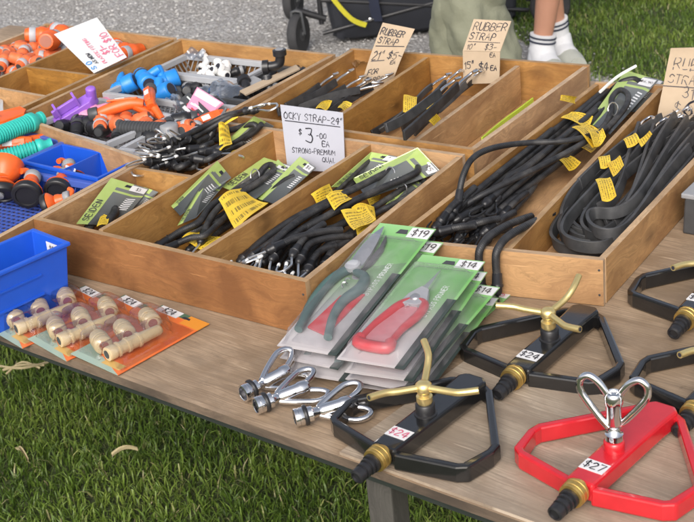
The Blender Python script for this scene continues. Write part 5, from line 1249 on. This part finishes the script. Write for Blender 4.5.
# purple bracket, pink pieces
pr = thing('purple_clip', 'purple plastic hose bracket leaning in the crate', 'hose bracket'); g = G()
prism(g, [(-.04, -.012), (.03, -.012), (.045, .004), (.045, .016), (-.02, .016), (-.04, .004)], 0, .02); box(g, (-.01, .0, .028), (.05, .006, .0155)); lathe(g, [(.008, 0), (.009, .002), (.009, .022), (.006, .024)], (.036, .006, .01), (.4, 0, 1), 12)
obj('bracket', g, 'purple', pr, .0015); g = G(); box(g, (-.026, .001, .0305), (.004, .022, .02)); obj('rib', g, 'purple', pr); g = G(); box(g, (.012, .001, .0305), (.004, .022, .02)); obj('rib', g, 'purple', pr); place(pr, tuple(at(78, 116, .05)), (R(15), R(-22), R(52)), 1.1)
pk = connector('pink_connector', 'pale pink hose connector beside the purple bracket', 'hose connector', 'pink connectors', 'pink', 'pink', 'rust_plastic'); place(pk, tuple(at(95, 115, .05)), (0, R(-10), R(40)), 1.3)
o = dup(pk, 'pale pink hose connector under the orange spray gun'); place(o, tuple(at(114, 128, .035)), (0, 0, R(10)), 1.3)
o = dup(pk, 'pale pink hose connector deepest in the crate'); place(o, tuple(at(100, 107, .035)), (0, 0, R(80)), 1.2)
# orange spray guns
def gun(label):
    root = thing('spray_gun', label, 'spray gun', 'orange spray guns')
    g = G(); tube(g, [(-.055, 0, .0), (-.02, 0, .004), (.02, 0, .006), (.05, 0, -.002)], lambda t: .011 + .004 * math.sin(t * 3.14), 12, smooth=5); tube(g, [(.03, 0, 0), (.05, .004, -.018), (.075, .008, -.036)], lambda t: .012 - .003 * t, 10, smooth=4); obj('body', g, 'orange', root)
    g = G(); lathe(g, [(.012, 0), (.016, .001), (.016, .02), (.013, .023), (.009, .0235)], (-.055, 0, 0), (-1, 0, 0), 16); obj('nozzle', g, 'dark_grey', root)
    g = G(); box(g, (.005, 0, .0185), (.07, .018, .005), (0, R(6), 0)); obj('lever', g, 'orange', root, .002)
    g = G(); box(g, (.0, 0, .0222), (.022, .013, .0012), (0, R(6), 0)); obj('sticker', g, 'sticker', root); return root
g1 = gun('large orange spray gun with a white sticker across the crates'); place(g1, tuple(at(122, 108, .072)), (R(-20), R(-6), R(38)), .82)
o = dup(g1, 'orange spray gun pointing toward the carded parts'); place(o, tuple(at(151, 99, .075)), (R(25), R(4), R(-50)), .74)
o = dup(g1, 'small orange spray gun beside the grey cap'); place(o, tuple(at(205, 121, .05)), (R(50), R(-10), R(60)), .75)
sp = thing('spring_hose', 'black ribbed hose end with a grey cap', 'hose end'); g = G(); a = at(120, 128, .055); b = at(166, 130, .06); d = (b - a)
sp.location = a; prof = []
for k in range(15): prof += [(.0115, k * d.length / 15), (.0145, (k + .3) * d.length / 15), (.0145, (k + .6) * d.length / 15), (.0115, (k + .9) * d.length / 15)]
lathe(g, prof, a, d, 18); obj('ribbed_hose', g, 'dark_grey', sp); g = G(); lathe(g, [(.012, 0), (.0165, .001), (.0165, .03), (.014, .032)], a + d * 1.0 + V((.008, 0, -.02)), V((0, 0, 1)), 18); obj('cap', g, 'grey_plastic', sp)
g = G(); lathe(g, [(.010, 0), (.0155, .001), (.0155, .008), (.012, .01)], a + d * 1.0 + V((.012, -.012, -.035)), V((0, -.3, 1)), 16); obj('cap_base', g, 'rust_plastic', sp)
bc = connector('hose_connector', 'black hose connector lying under the grey cap', 'hose connector', 'black connectors by the long tray wall', 'black_plastic', 'dark_grey')
for i, (u, v, l_) in enumerate(((184, 130, 'black hose connector lying under the grey cap'), (196, 133, 'black hose connector beside the small orange gun'), (150, 138, 'black hose connector beneath the ribbed hose'), (88, 124, 'black hose connector under the pink pieces'), (186, 120, 'black hose connector behind the grey cap'))):
    o = bc if i == 0 else dup(bc, l_); place(o, tuple(at(u, v, .045)), (q.uniform(-.5, .5), q.uniform(-.3, .3), q.uniform(0, 6.28)), 1.15)
fx = dup(bc, 'dark hose joiner in the front crate heap'); fx['group'] = 'dark joiners heaped in the front crate'
for i in range(22):
    o = fx if i == 0 else dup(fx); place(o, tuple(at(66 + 13 * (i % 11) + q.uniform(-3, 3), 119 + 8 * (i // 11) + (i % 11) * 1.0 + q.uniform(-2, 2), .045)), (q.uniform(-.5, .5), q.uniform(-.4, .4), q.uniform(0, 6.28)), .95)
fo = dup(oc, 'orange hose joiner in the front crate heap'); fo['group'] = 'orange joiners heaped in the front crate'
for i in range(11):
    o = fo if i == 0 else dup(fo); place(o, tuple(at(98 + 10 * i + q.uniform(-3, 3), 119 + 1.6 * i + q.uniform(-5, 5), .052)), (q.uniform(-.5, .5), q.uniform(-.4, .4), q.uniform(0, 6.28)), 1.05)
# carded parts and a bag
def slab_pack(label, quad, z, m, stripe, name='carded_part', cat='carded part'):
    P = px(quad, z) if len(quad[0]) == 2 else px(quad); root = thing(name, label, cat, None, centre(P)); c = Card(*P); obj('card', sheet(G(), c, 1, 1, .003), m, root)
    for u0, u1, v0, v1, mm in stripe:
        cc = Card(c.P(u0, v0, .0032), c.P(u1, v0, .0032), c.P(u1, v1, .0032), c.P(u0, v1, .0032)); obj('print_panel', sheet(G(), cc, 1, 1, .0004), mm, root)
slab_pack('pink and white carded part leaning on the tray wall', [(187, 108, .055), (207, 118, .05), (224, 104, .07), (198, 88, .08)], 0, 'pink', [(.05, .95, .62, .95, 'sticker'), (.1, .6, .2, .28, 'ink_white')])
slab_pack('dark grey carded part with white print beside the pink card', [(176, 104, .05), (196, 124, .045), (210, 112, .06), (190, 93, .07)], 0, 'dark_grey', [(.3, .9, .1, .3, 'sticker'), (.3, .9, .4, .5, 'red_metal'), (.1, .9, .7, .78, 'ink_white')])
slab_pack('grey backed carded part at the rear of the wall crate', [(235, 86, .05), (252, 94, .045), (270, 84, .055), (254, 77, .06)], 0, 'grey_plastic', [(.1, .9, .1, .25, 'dark_grey')])
slab_pack('long pale strip of card along the tray wall', [(240, 92, .06), (246, 96, .058), (300, 70, .066), (296, 66, .068)], 0, 'kraft', [])
c = Card(*px([(200, 90, .055), (225, 103, .05), (250, 90, .06), (222, 79, .07)]), bulge=lambda u, v: .018 * math.sin(u * 3.14) * math.sin(v * 3.14) + .003 * math.sin(u * 17 + v * 9))
tag(obj('clear_bag', sheet(G(), c, 14, 14, .0006, 0, True), 'clear_bag'), 'crinkled clear plastic bag resting on the carded parts', 'plastic bag')
c = Card(*px([(165, 100, .05), (180, 112, .045), (188, 104, .055), (176, 93, .06)]), bulge=lambda u, v: .010 * math.sin(u * 3.14) * math.sin(v * 3.14) + .003 * math.sin(u * 13 + v * 11))
tag(obj('clear_bag', sheet(G(), c, 12, 12, .0006, 0, True), 'clear_bag'), 'small clear bag tucked behind the dark grey card', 'plastic bag')
c = Card(*px([(183, 56, .07), (200, 60, .066), (206, 52, .075), (190, 48, .08)]), bulge=lambda u, v: .006 * math.sin(u * 9) * math.cos(v * 7))
tag(obj('plastic_wrap', sheet(G(), c, 10, 8, .0005, 0, True), 'clear_bag'), 'crumpled clear wrap in the back corner of the long tray', 'plastic wrap')
# orange nozzles with black faces
def nozzle(label):
    root = thing('hose_nozzle', label, 'hose nozzle', 'orange nozzles in the blue basket')
    g = G(); lathe(g, [(.012, .024), (.0165, .026), (.0155, .033), (.0125, .040), (.013, .045)], (0, 0, 0), (0, 0, 1), 18); lathe(g, [(.013, .024), (.025, .012), (.0275, .008)], (0, 0, 0), (0, 0, 1), 20); obj('body', g, 'orange', root)
    g = G(); lathe(g, [(.0268, .006), (.0275, .004), (.0275, -.006), (.0258, -.008), (.020, -.0085), (.019, -.006), (.004, -.0062)], (0, 0, 0), (0, 0, 1), 24); obj('face_ring', g, 'black_plastic', root)
    g = G(); lathe(g, [(.0135, .045), (.0155, .047), (.0155, .058), (.013, .061), (.009, .0615)], (0, 0, 0), (0, 0, 1), 16); obj('grey_collar', g, 'grey_plastic', root)
    g = G(); tube(g, [(.0, .0, .058), (.012, .006, .066), (.02, .012, .058)], .006, 8, smooth=4); obj('clip_loop', g, 'orange', root); return root
nz = nozzle('orange nozzle whose black round face points at the camera')
def aim(o, u, v, z, d, s=1.0): o.location = at(u, v, z); o.rotation_euler = V(d).to_track_quat('Z', 'Y').to_euler(); o.scale = (s, s, s)
aim(nz, 27, 194, .05, (-.5, .85, .22), .92)
o = dup(nz, 'orange nozzle with grey collar beside the price sticker'); aim(o, 58, 190, .044, (-.4, .8, .2), .84)
o = dup(nz, 'orange nozzle lying behind the others in the basket'); aim(o, 14, 184, .03, (-.3, .8, .3), .8)
o = dup(nz, 'orange nozzle at the very left of the basket'); aim(o, 2, 192, .05, (-.4, .6, .6), .95)
o = dup(nz, 'dark faced nozzle leaning on the basket side'); aim(o, 74, 182, .035, (-.5, .4, .3), .8)
o = dup(nz, 'orange nozzle lying low by the tray wall'); aim(o, 47, 205, .04, (.6, .4, .2), .7)
fn = thing('watering_rose', 'big orange funnel shaped watering rose at the photo edge', 'hose nozzle'); g = G(); lathe(g, [(.01, 0), (.014, .012), (.03, .035), (.034, .05), (.034, .062), (.03, .064), (.028, .058), (.004, .058)], (0, 0, 0), (0, 0, 1), 22); obj('body', g, 'orange', fn)
g = G(); lathe(g, [(.011, -.02), (.0125, -.019), (.0125, -.001), (.0105, 0)], (0, 0, 0), (0, 0, 1), 16); obj('stem_collar', g, 'grey_plastic', fn); aim(fn, 0, 188, .055, (-.3, .75, .5), .85)
st = Card(*px([(64, 173, .05), (74, 177, .05), (76, 169, .06), (66, 165, .06)])); rt = thing('loose_price_tag', 'pink and white price tag stuck inside the blue basket', 'price tag', None, st.c[0]); obj('card', sheet(G(), st, 1, 1, .0006), 'sticker', rt); g = G(); write(g, st, '$5', st.W * .15, st.H * .2, st.H * .55, st.H * .09, 0, .2, 0, .0012); obj('lettering', g, 'ink_red', rt)
# teal corrugated hose ends
def corr(label, a, b, r0=.014):
    root = thing('corrugated_hose', label, 'hose end', 'teal corrugated hose ends'); a = V(a); b = V(b); d = b - a; L = d.length; root.location = a; prof = []; n_ = int(L / .0075)
    for k in range(n_): prof += [(r0 * .84, (k + .05) * L * .72 / n_), (r0, (k + .3) * L * .72 / n_), (r0, (k + .6) * L * .72 / n_), (r0 * .84, (k + .9) * L * .72 / n_)]
    g = G(); lathe(g, prof, a, d, 18); obj('ribbed_hose', g, 'teal', root)
    g = G(); lathe(g, [(r0 * .9, L * .72), (r0 * 1.08, L * .74), (r0 * 1.08, L * .82), (r0 * .72, L * .88), (r0 * .68, L * .94), (r0 * .8, L * .95), (r0 * .8, L), (r0 * .5, L * 1.002)], a, d, 18); obj('hose_tail', g, 'teal', root)
corr('teal corrugated hose end lying across the top of its basket', at(-8, 138, .085), at(42, 118, .085), .0165)
corr('teal corrugated hose end lying lower beside the orange piece', at(-4, 159, .055), at(52, 144, .06), .0145)
corr('teal corrugated hose end behind at the photo edge', at(-12, 128, .07), at(20, 124, .07), .0145)
fl = thing('orange_scraper', 'flat red orange plastic paddle behind the teal hose', 'plastic paddle'); g = G(); P = [at(-6, 124, .085), at(-4, 112, .09), at(20, 106, .095), at(26, 109, .092), at(24, 113, .09)]
vs = P + [p - V((0, 0, .006)) for p in P]; n = len(P); g.add(vs, [list(range(n))[::-1], [n + i for i in range(n)]] + [[i, (i + 1) % n, n + (i + 1) % n, n + i] for i in range(n)]); fl.location = P[0]; obj('paddle', g, 'orange', fl, .001)
g = G(); tube(g, [at(-8, 126, .083), at(-4, 119, .086), at(0, 117, .088)], .006, 8); obj('handle', g, 'orange', fl)
oj = dup(g1, 'orange spray gun lying between the teal hose ends'); place(oj, tuple(at(10, 143, .06)), (R(70), 0, R(30)), .8)
oj = dup(bc, 'dark hose connector under the teal hose ends'); place(oj, tuple(at(10, 134, .055)), (0, 0, R(20)), 1.1)

# ------------------------------------------------------------------ background: wagon, people, bag
def wagon():
    root = thing('folding_wagon', 'black fabric folding wagon with yellow strap parked on the gravel', 'wagon', None)
    P0 = V((-1.74, 3.13, GZ))
    root.location = P0; ax = V((.80, .60, 0)).normalized(); ay = V((-ax.y, ax.x, 0)); L = lambda x, y, z: P0 + ax * x + ay * y + V((0, 0, z))
    g = G(); 
    rings = []
    for z, k in ((.022, .90), (.036, .96), (.22, 1.0), (.42, 1.02), (.55, 1.03)):
        ring = []
        W, D_ = .80 * k, .46 * k; rr = .05; cx, cy = .53, .27
        for (sx, sy, a0) in ((1, 1, 0), (-1, 1, 90), (-1, -1, 180), (1, -1, 270)):
            for j in range(5):
                a = R(a0 + j * 22.5); ring.append(L(cx + sx * (W / 2 - rr) + rr * math.cos(a), cy + sy * (D_ / 2 - rr) + rr * math.sin(a) + .006 * math.sin(j * 2.1 + z * 31), z + .006 * math.sin(j * 3 + sx * 2)))
        rings.append(ring)
    n = len(rings[0]); vs = [p for r in rings for p in r]; fs = [list(range(n))[::-1]]
    for k in range(len(rings) - 1):
        for j in range(n): fs.append([k * n + j, k * n + (j + 1) % n, (k + 1) * n + (j + 1) % n, (k + 1) * n + j])
    g.add(vs, fs, None, 0, True)
    inner = [[p + (L(.53, .27, p.z - GZ) - p) * .04 for p in r] for r in rings[::-1]]
    b = len(g.v); g.add([p for r in inner for p in r], [[k * n + j, k * n + (j + 1) % n, (k + 1) * n + (j + 1) % n, (k + 1) * n + j] for k in range(len(inner) - 1) for j in range(n)], None, 0, True)
    obj('fabric_tub', g, 'wagon_cloth', root)
    g = G()
    for x in (.10, .96):
        tube(g, [L(x, .05, .10), L(x, .05, .56)], .011, 8); tube(g, [L(x, .49, .10), L(x, .49, .56)], .011, 8)
    tube(g, [L(.10, .05, .20), L(.96, .05, .06)], .009, 8); tube(g, [L(.10, .05, .06), L(.96, .05, .20)], .009, 8); tube(g, [L(.0, .05, .17), L(.12, .05, .12)], .014, 8); tube(g, [L(.1, .05, .56), L(.96, .05, .56), L(.96, .49, .56), L(.1, .49, .56)], .012, 8, True)
    obj('frame', g, 'black_plastic', root)
    for x, y in ((0, .0), (0, .54), (1.04, .0), (1.04, .54)):
        g = G(); lathe(g, [(.052, -.018), (.076, -.02), (.083, -.012), (.083, .012), (.076, .02), (.052, .018)], L(x, y, .083), V((.95, .2, 0)) if x == 0 else ay, 24); w_ = obj('wheel', g, 'tyre', root)
        dd = V((.95, .2, 0)).normalized() if x == 0 else ay
        g = G(); lathe(g, [(.006, -.021), (.05, -.015), (.0515, 0), (.05, .015), (.006, .021)], L(x, y, .083), dd, 20); obj('hub', g, 'dark_grey', w_)
        g = G(); tube(g, [L(x, y, .083) + dd.normalized() * -.028, L(x, y, .083) + dd.normalized() * .028], .012, 8); tube(g, [L(x, y, .083) + dd.normalized() * .027, L(x, y, .175) + dd.normalized() * .02, L(x, y, .18), L(x, y, .175) - dd.normalized() * .02, L(x, y, .083) - dd.normalized() * .027], .007, 6); obj('fork', g, 'dark_grey', root)
    g = G(); sweep(g, [L(.10, .015, .34), L(.15, .012, .22), L(.22, .01, .12), L(.28, .012, .085)], .022, .004, False, 0, 4, V((0, -1, 0))); obj('strap', g, 'yellow_webbing', root)
    for x, z in ((.30, .10), (.42, .22), (.62, .16), (.74, .30), (.84, .12), (.5, .33), (.29, .25)):
        g = G(); lathe(g, [(.007, 0), (.007, .003), (.003, .005)], L(x, .27 - .228 - .002, z), -ay, 10); obj('rivet', g, 'steel', root)
    g = G(); sweep(g, [L(.34, .03, .40), L(.32, .03, .2), L(.33, .035, .09)], .05, .004, False, 0, 4, V((0, -1, 0))); obj('fabric_panel', g, 'navy', root)
wagon()
bg_ = thing('duffel_bag', 'dark navy bag lying on the far grass', 'bag'); g = G(); p0 = at(640, 9, GZ); tube(g, [p0 + V((-.16, .12, .12)), p0 + V((0, .16, .125)), p0 + V((.2, .20, .12))], lambda t: .12 * (math.sin(.35 + t * 2.44)) ** .5, 16, smooth=5); bg_.location = p0; obj('body', g, 'navy', bg_)
g = G(); tube(g, [p0 + V((-.06, .12, .22)), p0 + V((.02, .1, .30)), p0 + V((.1, .14, .22))], .012, 8, smooth=4); obj('handle', g, 'navy', bg_)

def skinned(name, verts, edges, radii, m, parent, sub=2):
    me = bpy.data.meshes.new(name); off = root_of(parent).location
    me.from_pydata([V(v) - off for v in verts], edges, []); o = link(name, me, parent)
    o.modifiers.new('skin', 'SKIN'); s = o.modifiers.new('sub', 'SUBSURF'); s.levels = sub; s.render_levels = sub
    for i, r in enumerate(radii): me.skin_vertices[0].data[i].radius = (r, r) if isinstance(r, (int, float)) else r; me.skin_vertices[0].data[i].use_root = (i == 0)
    me.materials.append(m if not isinstance(m, str) else M[m]); me.polygons.foreach_set('use_smooth', [True] * len(me.polygons))
    o.modifiers['skin'].use_smooth_shade = True
    return o
def person(label, hip, fa, fb, face, parts):
    """hip: pelvis, fa/fb: ankle positions; face: heading"""
    root = thing('person', label, 'person', None, (hip[0], hip[1], GZ)); h = V(face).normalized(); s = V((-h.y, h.x, 0)); H = V(hip)
    def kn(hj, an): return (hj + an) / 2 + h * .04 + V((0, 0, .02))
    hl, hr = H + s * .09 - V((0, 0, .05)), H - s * .09 - V((0, 0, .05)); A_, B_ = V(fa), V(fb)
    vs = [H, H + V((0, 0, .25)), H + V((0, 0, .47)), H + V((0, 0, .56)), H + V((0, 0, .66)) + h * .02, H + V((0, 0, .78)) + h * .02,
          hl, kn(hl, A_), A_, A_ + h * .09 - V((0, 0, .05)), hr, kn(hr, B_), B_, B_ + h * .09 - V((0, 0, .05)),
          H + s * .19 + V((0, 0, .47)), H + s * .25 + V((0, 0, .2)), H + s * .22 + h * .12 - V((0, 0, .02)), H - s * .19 + V((0, 0, .47)), H - s * .25 + V((0, 0, .2)), H - s * .22 + h * .12 - V((0, 0, .02))]
    calfA = (vs[7] * .62 + A_ * .38) - h * .012; calfB = (vs[11] * .62 + B_ * .38) - h * .012
    vs += [calfA, calfB]
    ed = [(0, 1), (1, 2), (2, 3), (3, 4), (4, 5), (0, 6), (6, 7), (7, 20), (20, 8), (8, 9), (0, 10), (10, 11), (11, 21), (21, 12), (12, 13), (2, 14), (14, 15), (15, 16), (2, 17), (17, 18), (18, 19)]
    rad = [.13, .12, .13, .055, .09, .075, .085, .055, .034, .022, .085, .055, .034, .022, .05, .04, .03, .05, .04, .03, .052, .052]
    skinned('body', vs, ed, rad, 'skin', root)
    return root, vs, h, s
# person in bare legs and striped socks, mid stride on the grass edge
an1 = at(541, 48, GZ + .10); an2 = at(558, 36, GZ + .11)
an1 = V((an1.x, an1.y, GZ + .09)); an2 = V((an2.x, an2.y, GZ + .09))
hip = ((an1.x + an2.x) / 2, (an1.y + an2.y) / 2, GZ + .92)
pr_, vs, h, s = person('person with bare legs and white striped ankle socks standing beyond the trays', hip, an1, an2, (.75, -.65, 0), None)
for i, a in ((7, an1), (11, an2)):
    d = (vs[20 if i == 7 else 21] - a).normalized(); k_ = .0 if i == 7 else .03; g = G(); lathe(g, [(.030, -.065), (.043, -.05), (.046, -.03), (.045, .0), (.0445, .02), (.047, .045 + k_), (.049, .062 + k_), (.046, .063 + k_)], a, d, 18); tube(g, [a + V((0, 0, .02)), a + h * .03 - V((0, 0, .03)), a + h * .09 - V((0, 0, .05))], .048, 14, smooth=4); sk = obj('sock', g, 'sock', pr_)
    for z in (.032 + k_, .048 + k_):
        g = G(); lathe(g, [(.0487, z), (.0502, z + .001), (.0505, z + .006), (.0487, z + .007)], a, d, 18); obj('sock_stripe', g, 'sock_stripe', sk)
    g = G(); f = a + V((0, 0, -.055)); tube(g, [f - h * .06, f - h * .02, f + h * .06, f + h * .13, f + h * .17], lambda t: .034 + .018 * math.sin(min(1, t * 1.05) * 3.0), 14, smooth=4); sh = obj('shoe', g, 'shoe', pr_)
    g = G(); sweep(g, [f - h * .07 + V((0, 0, -.03)), f + h * .18 + V((0, 0, -.03))], .085, .016, up=V((0, 0, 1))); obj('sole', g, 'white_plastic', sh, .005)
g = G(); H = V(hip); tube(g, [H + V((0, 0, .08)), H - V((0, 0, .05)), H - V((0, 0, .2)), H - V((0, 0, .3))], lambda t: .15 + .04 * t, 20, smooth=4); obj('shorts', g, 'navy', pr_)
g = G(); tube(g, [H + V((0, 0, .05)), H + V((0, 0, .25)), H + V((0, 0, .45)), H + V((0, 0, .53))], lambda t: .16 + .02 * math.sin(t * 3) - .08 * max(0, t - .8) * 5, 20, smooth=4); obj('shirt', g, 'shirt', pr_)
g = G(); hd = H + V((0, 0, .76)) - h * .01; lathe(g, [(.001, .095), (.05, .085), (.085, .05), (.095, .0), (.08, -.05), (.06, -.08)], hd, V((0, 0, 1)) - h * .35, 16); obj('hair', g, 'hair', pr_)
# person in olive trousers close behind the stall
base = V((-.43, 2.17, 0)); a1 = V((base.x - .10, base.y - .03, GZ + .09)); a2 = V((base.x + .13, base.y + .02, GZ + .09)); hip = (base.x + .02, base.y, GZ + .95)
po, vs, h, s = person('person in baggy olive trousers standing right behind the stall', hip, a1, a2, (.35, -.93, 0), None)
def trouser(hj, kn_, an, fl_, ph):
    g = G(); pts = crom([hj + V((0, 0, .06)), hj, (hj + kn_) / 2, kn_, (kn_ + an) / 2, an + V((0, 0, .02))], 10); fr = frames(pts, False, V((.3, -1, 0)).normalized()); n = 40; L = len(pts); vv = []; ff = []
    for i, p in enumerate(pts):
        t_ = i / (L - 1)
        for k in range(n):
            a = 2 * math.pi * k / n
            r_ = (.098 - .014 * t_ + fl_ * t_) * (1 + (.06 * math.sin(3 * a + 9 * t_ + ph) + .06 * math.sin(a * 2 - t_ * 23 + ph) + .035 * math.sin(a * 4 + t_ * 52 + 2 * math.sin(a * 2))) * (.6 + t_) + .03 * math.sin(a * 5 + t_ * 31 + ph * 2))
            vv.append(p + fr[i][1] * (math.cos(a) * r_) + fr[i][2] * (math.sin(a) * r_))
    for i in range(L - 1):
        for k in range(n): ff.append([i * n + k, i * n + (k + 1) % n, (i + 1) * n + (k + 1) % n, (i + 1) * n + k])
    g.add(vv, ff, None, 0, True); return g
g = trouser(vs[6], vs[7], a1, .012, 0.0)
g2 = trouser(vs[10], vs[11], a2, .012, 2.0); g.add(g2.v, g2.f, None, 0, True)
H = V(hip); tube(g, [H - V((0, 0, .1)), H, H + V((0, 0, .1))], lambda t: .17, 20, smooth=3); tr = obj('trousers', g, 'olive', po)
tx = bpy.data.textures.new('cloth_folds', 'CLOUDS'); tx.noise_scale = .11; tx.noise_depth = 2
sb = tr.modifiers.new('smooth', 'SUBSURF'); sb.levels = 1; sb.render_levels = 1
dp = tr.modifiers.new('folds', 'DISPLACE'); dp.texture = tx; dp.strength = .05; dp.mid_level = .5
so_ = tr.modifiers.new('thick', 'SOLIDIFY'); so_.thickness = .003
g = G()
for q_, sd_ in ((vs[7], -1), (vs[11], 1)):
    pass
g = G(); tube(g, [H + V((0, 0, .05)), H + V((0, 0, .25)), H + V((0, 0, .45)), H + V((0, 0, .53))], lambda t: .17 + .02 * math.sin(t * 3) - .08 * max(0, t - .8) * 5, 20, smooth=4); obj('shirt', g, 'shirt', po)
g = G(); hd = H + V((0, 0, .76)) - h * .01; lathe(g, [(.001, .095), (.05, .085), (.085, .05), (.095, .0), (.08, -.05), (.06, -.08)], hd, V((0, 0, 1)) - h * .35, 16); obj('hair', g, 'hair', po)
for a in (a1, a2):
    g = G(); f = a + V((0, 0, -.055)); tube(g, [f - h * .07, f - h * .02, f + h * .06, f + h * .14, f + h * .18], lambda t: .030 + .018 * math.sin(min(1, t * 1.05) * 3.0), 14, smooth=4); obj('shoe', g, 'dark_grey', po)

# ------------------------------------------------------------------ lift the whole place so that the ground is z = 0
for o in bpy.data.objects:
    if o.parent is None and o.type in {'MESH', 'EMPTY'}: o.location.z += TABLE
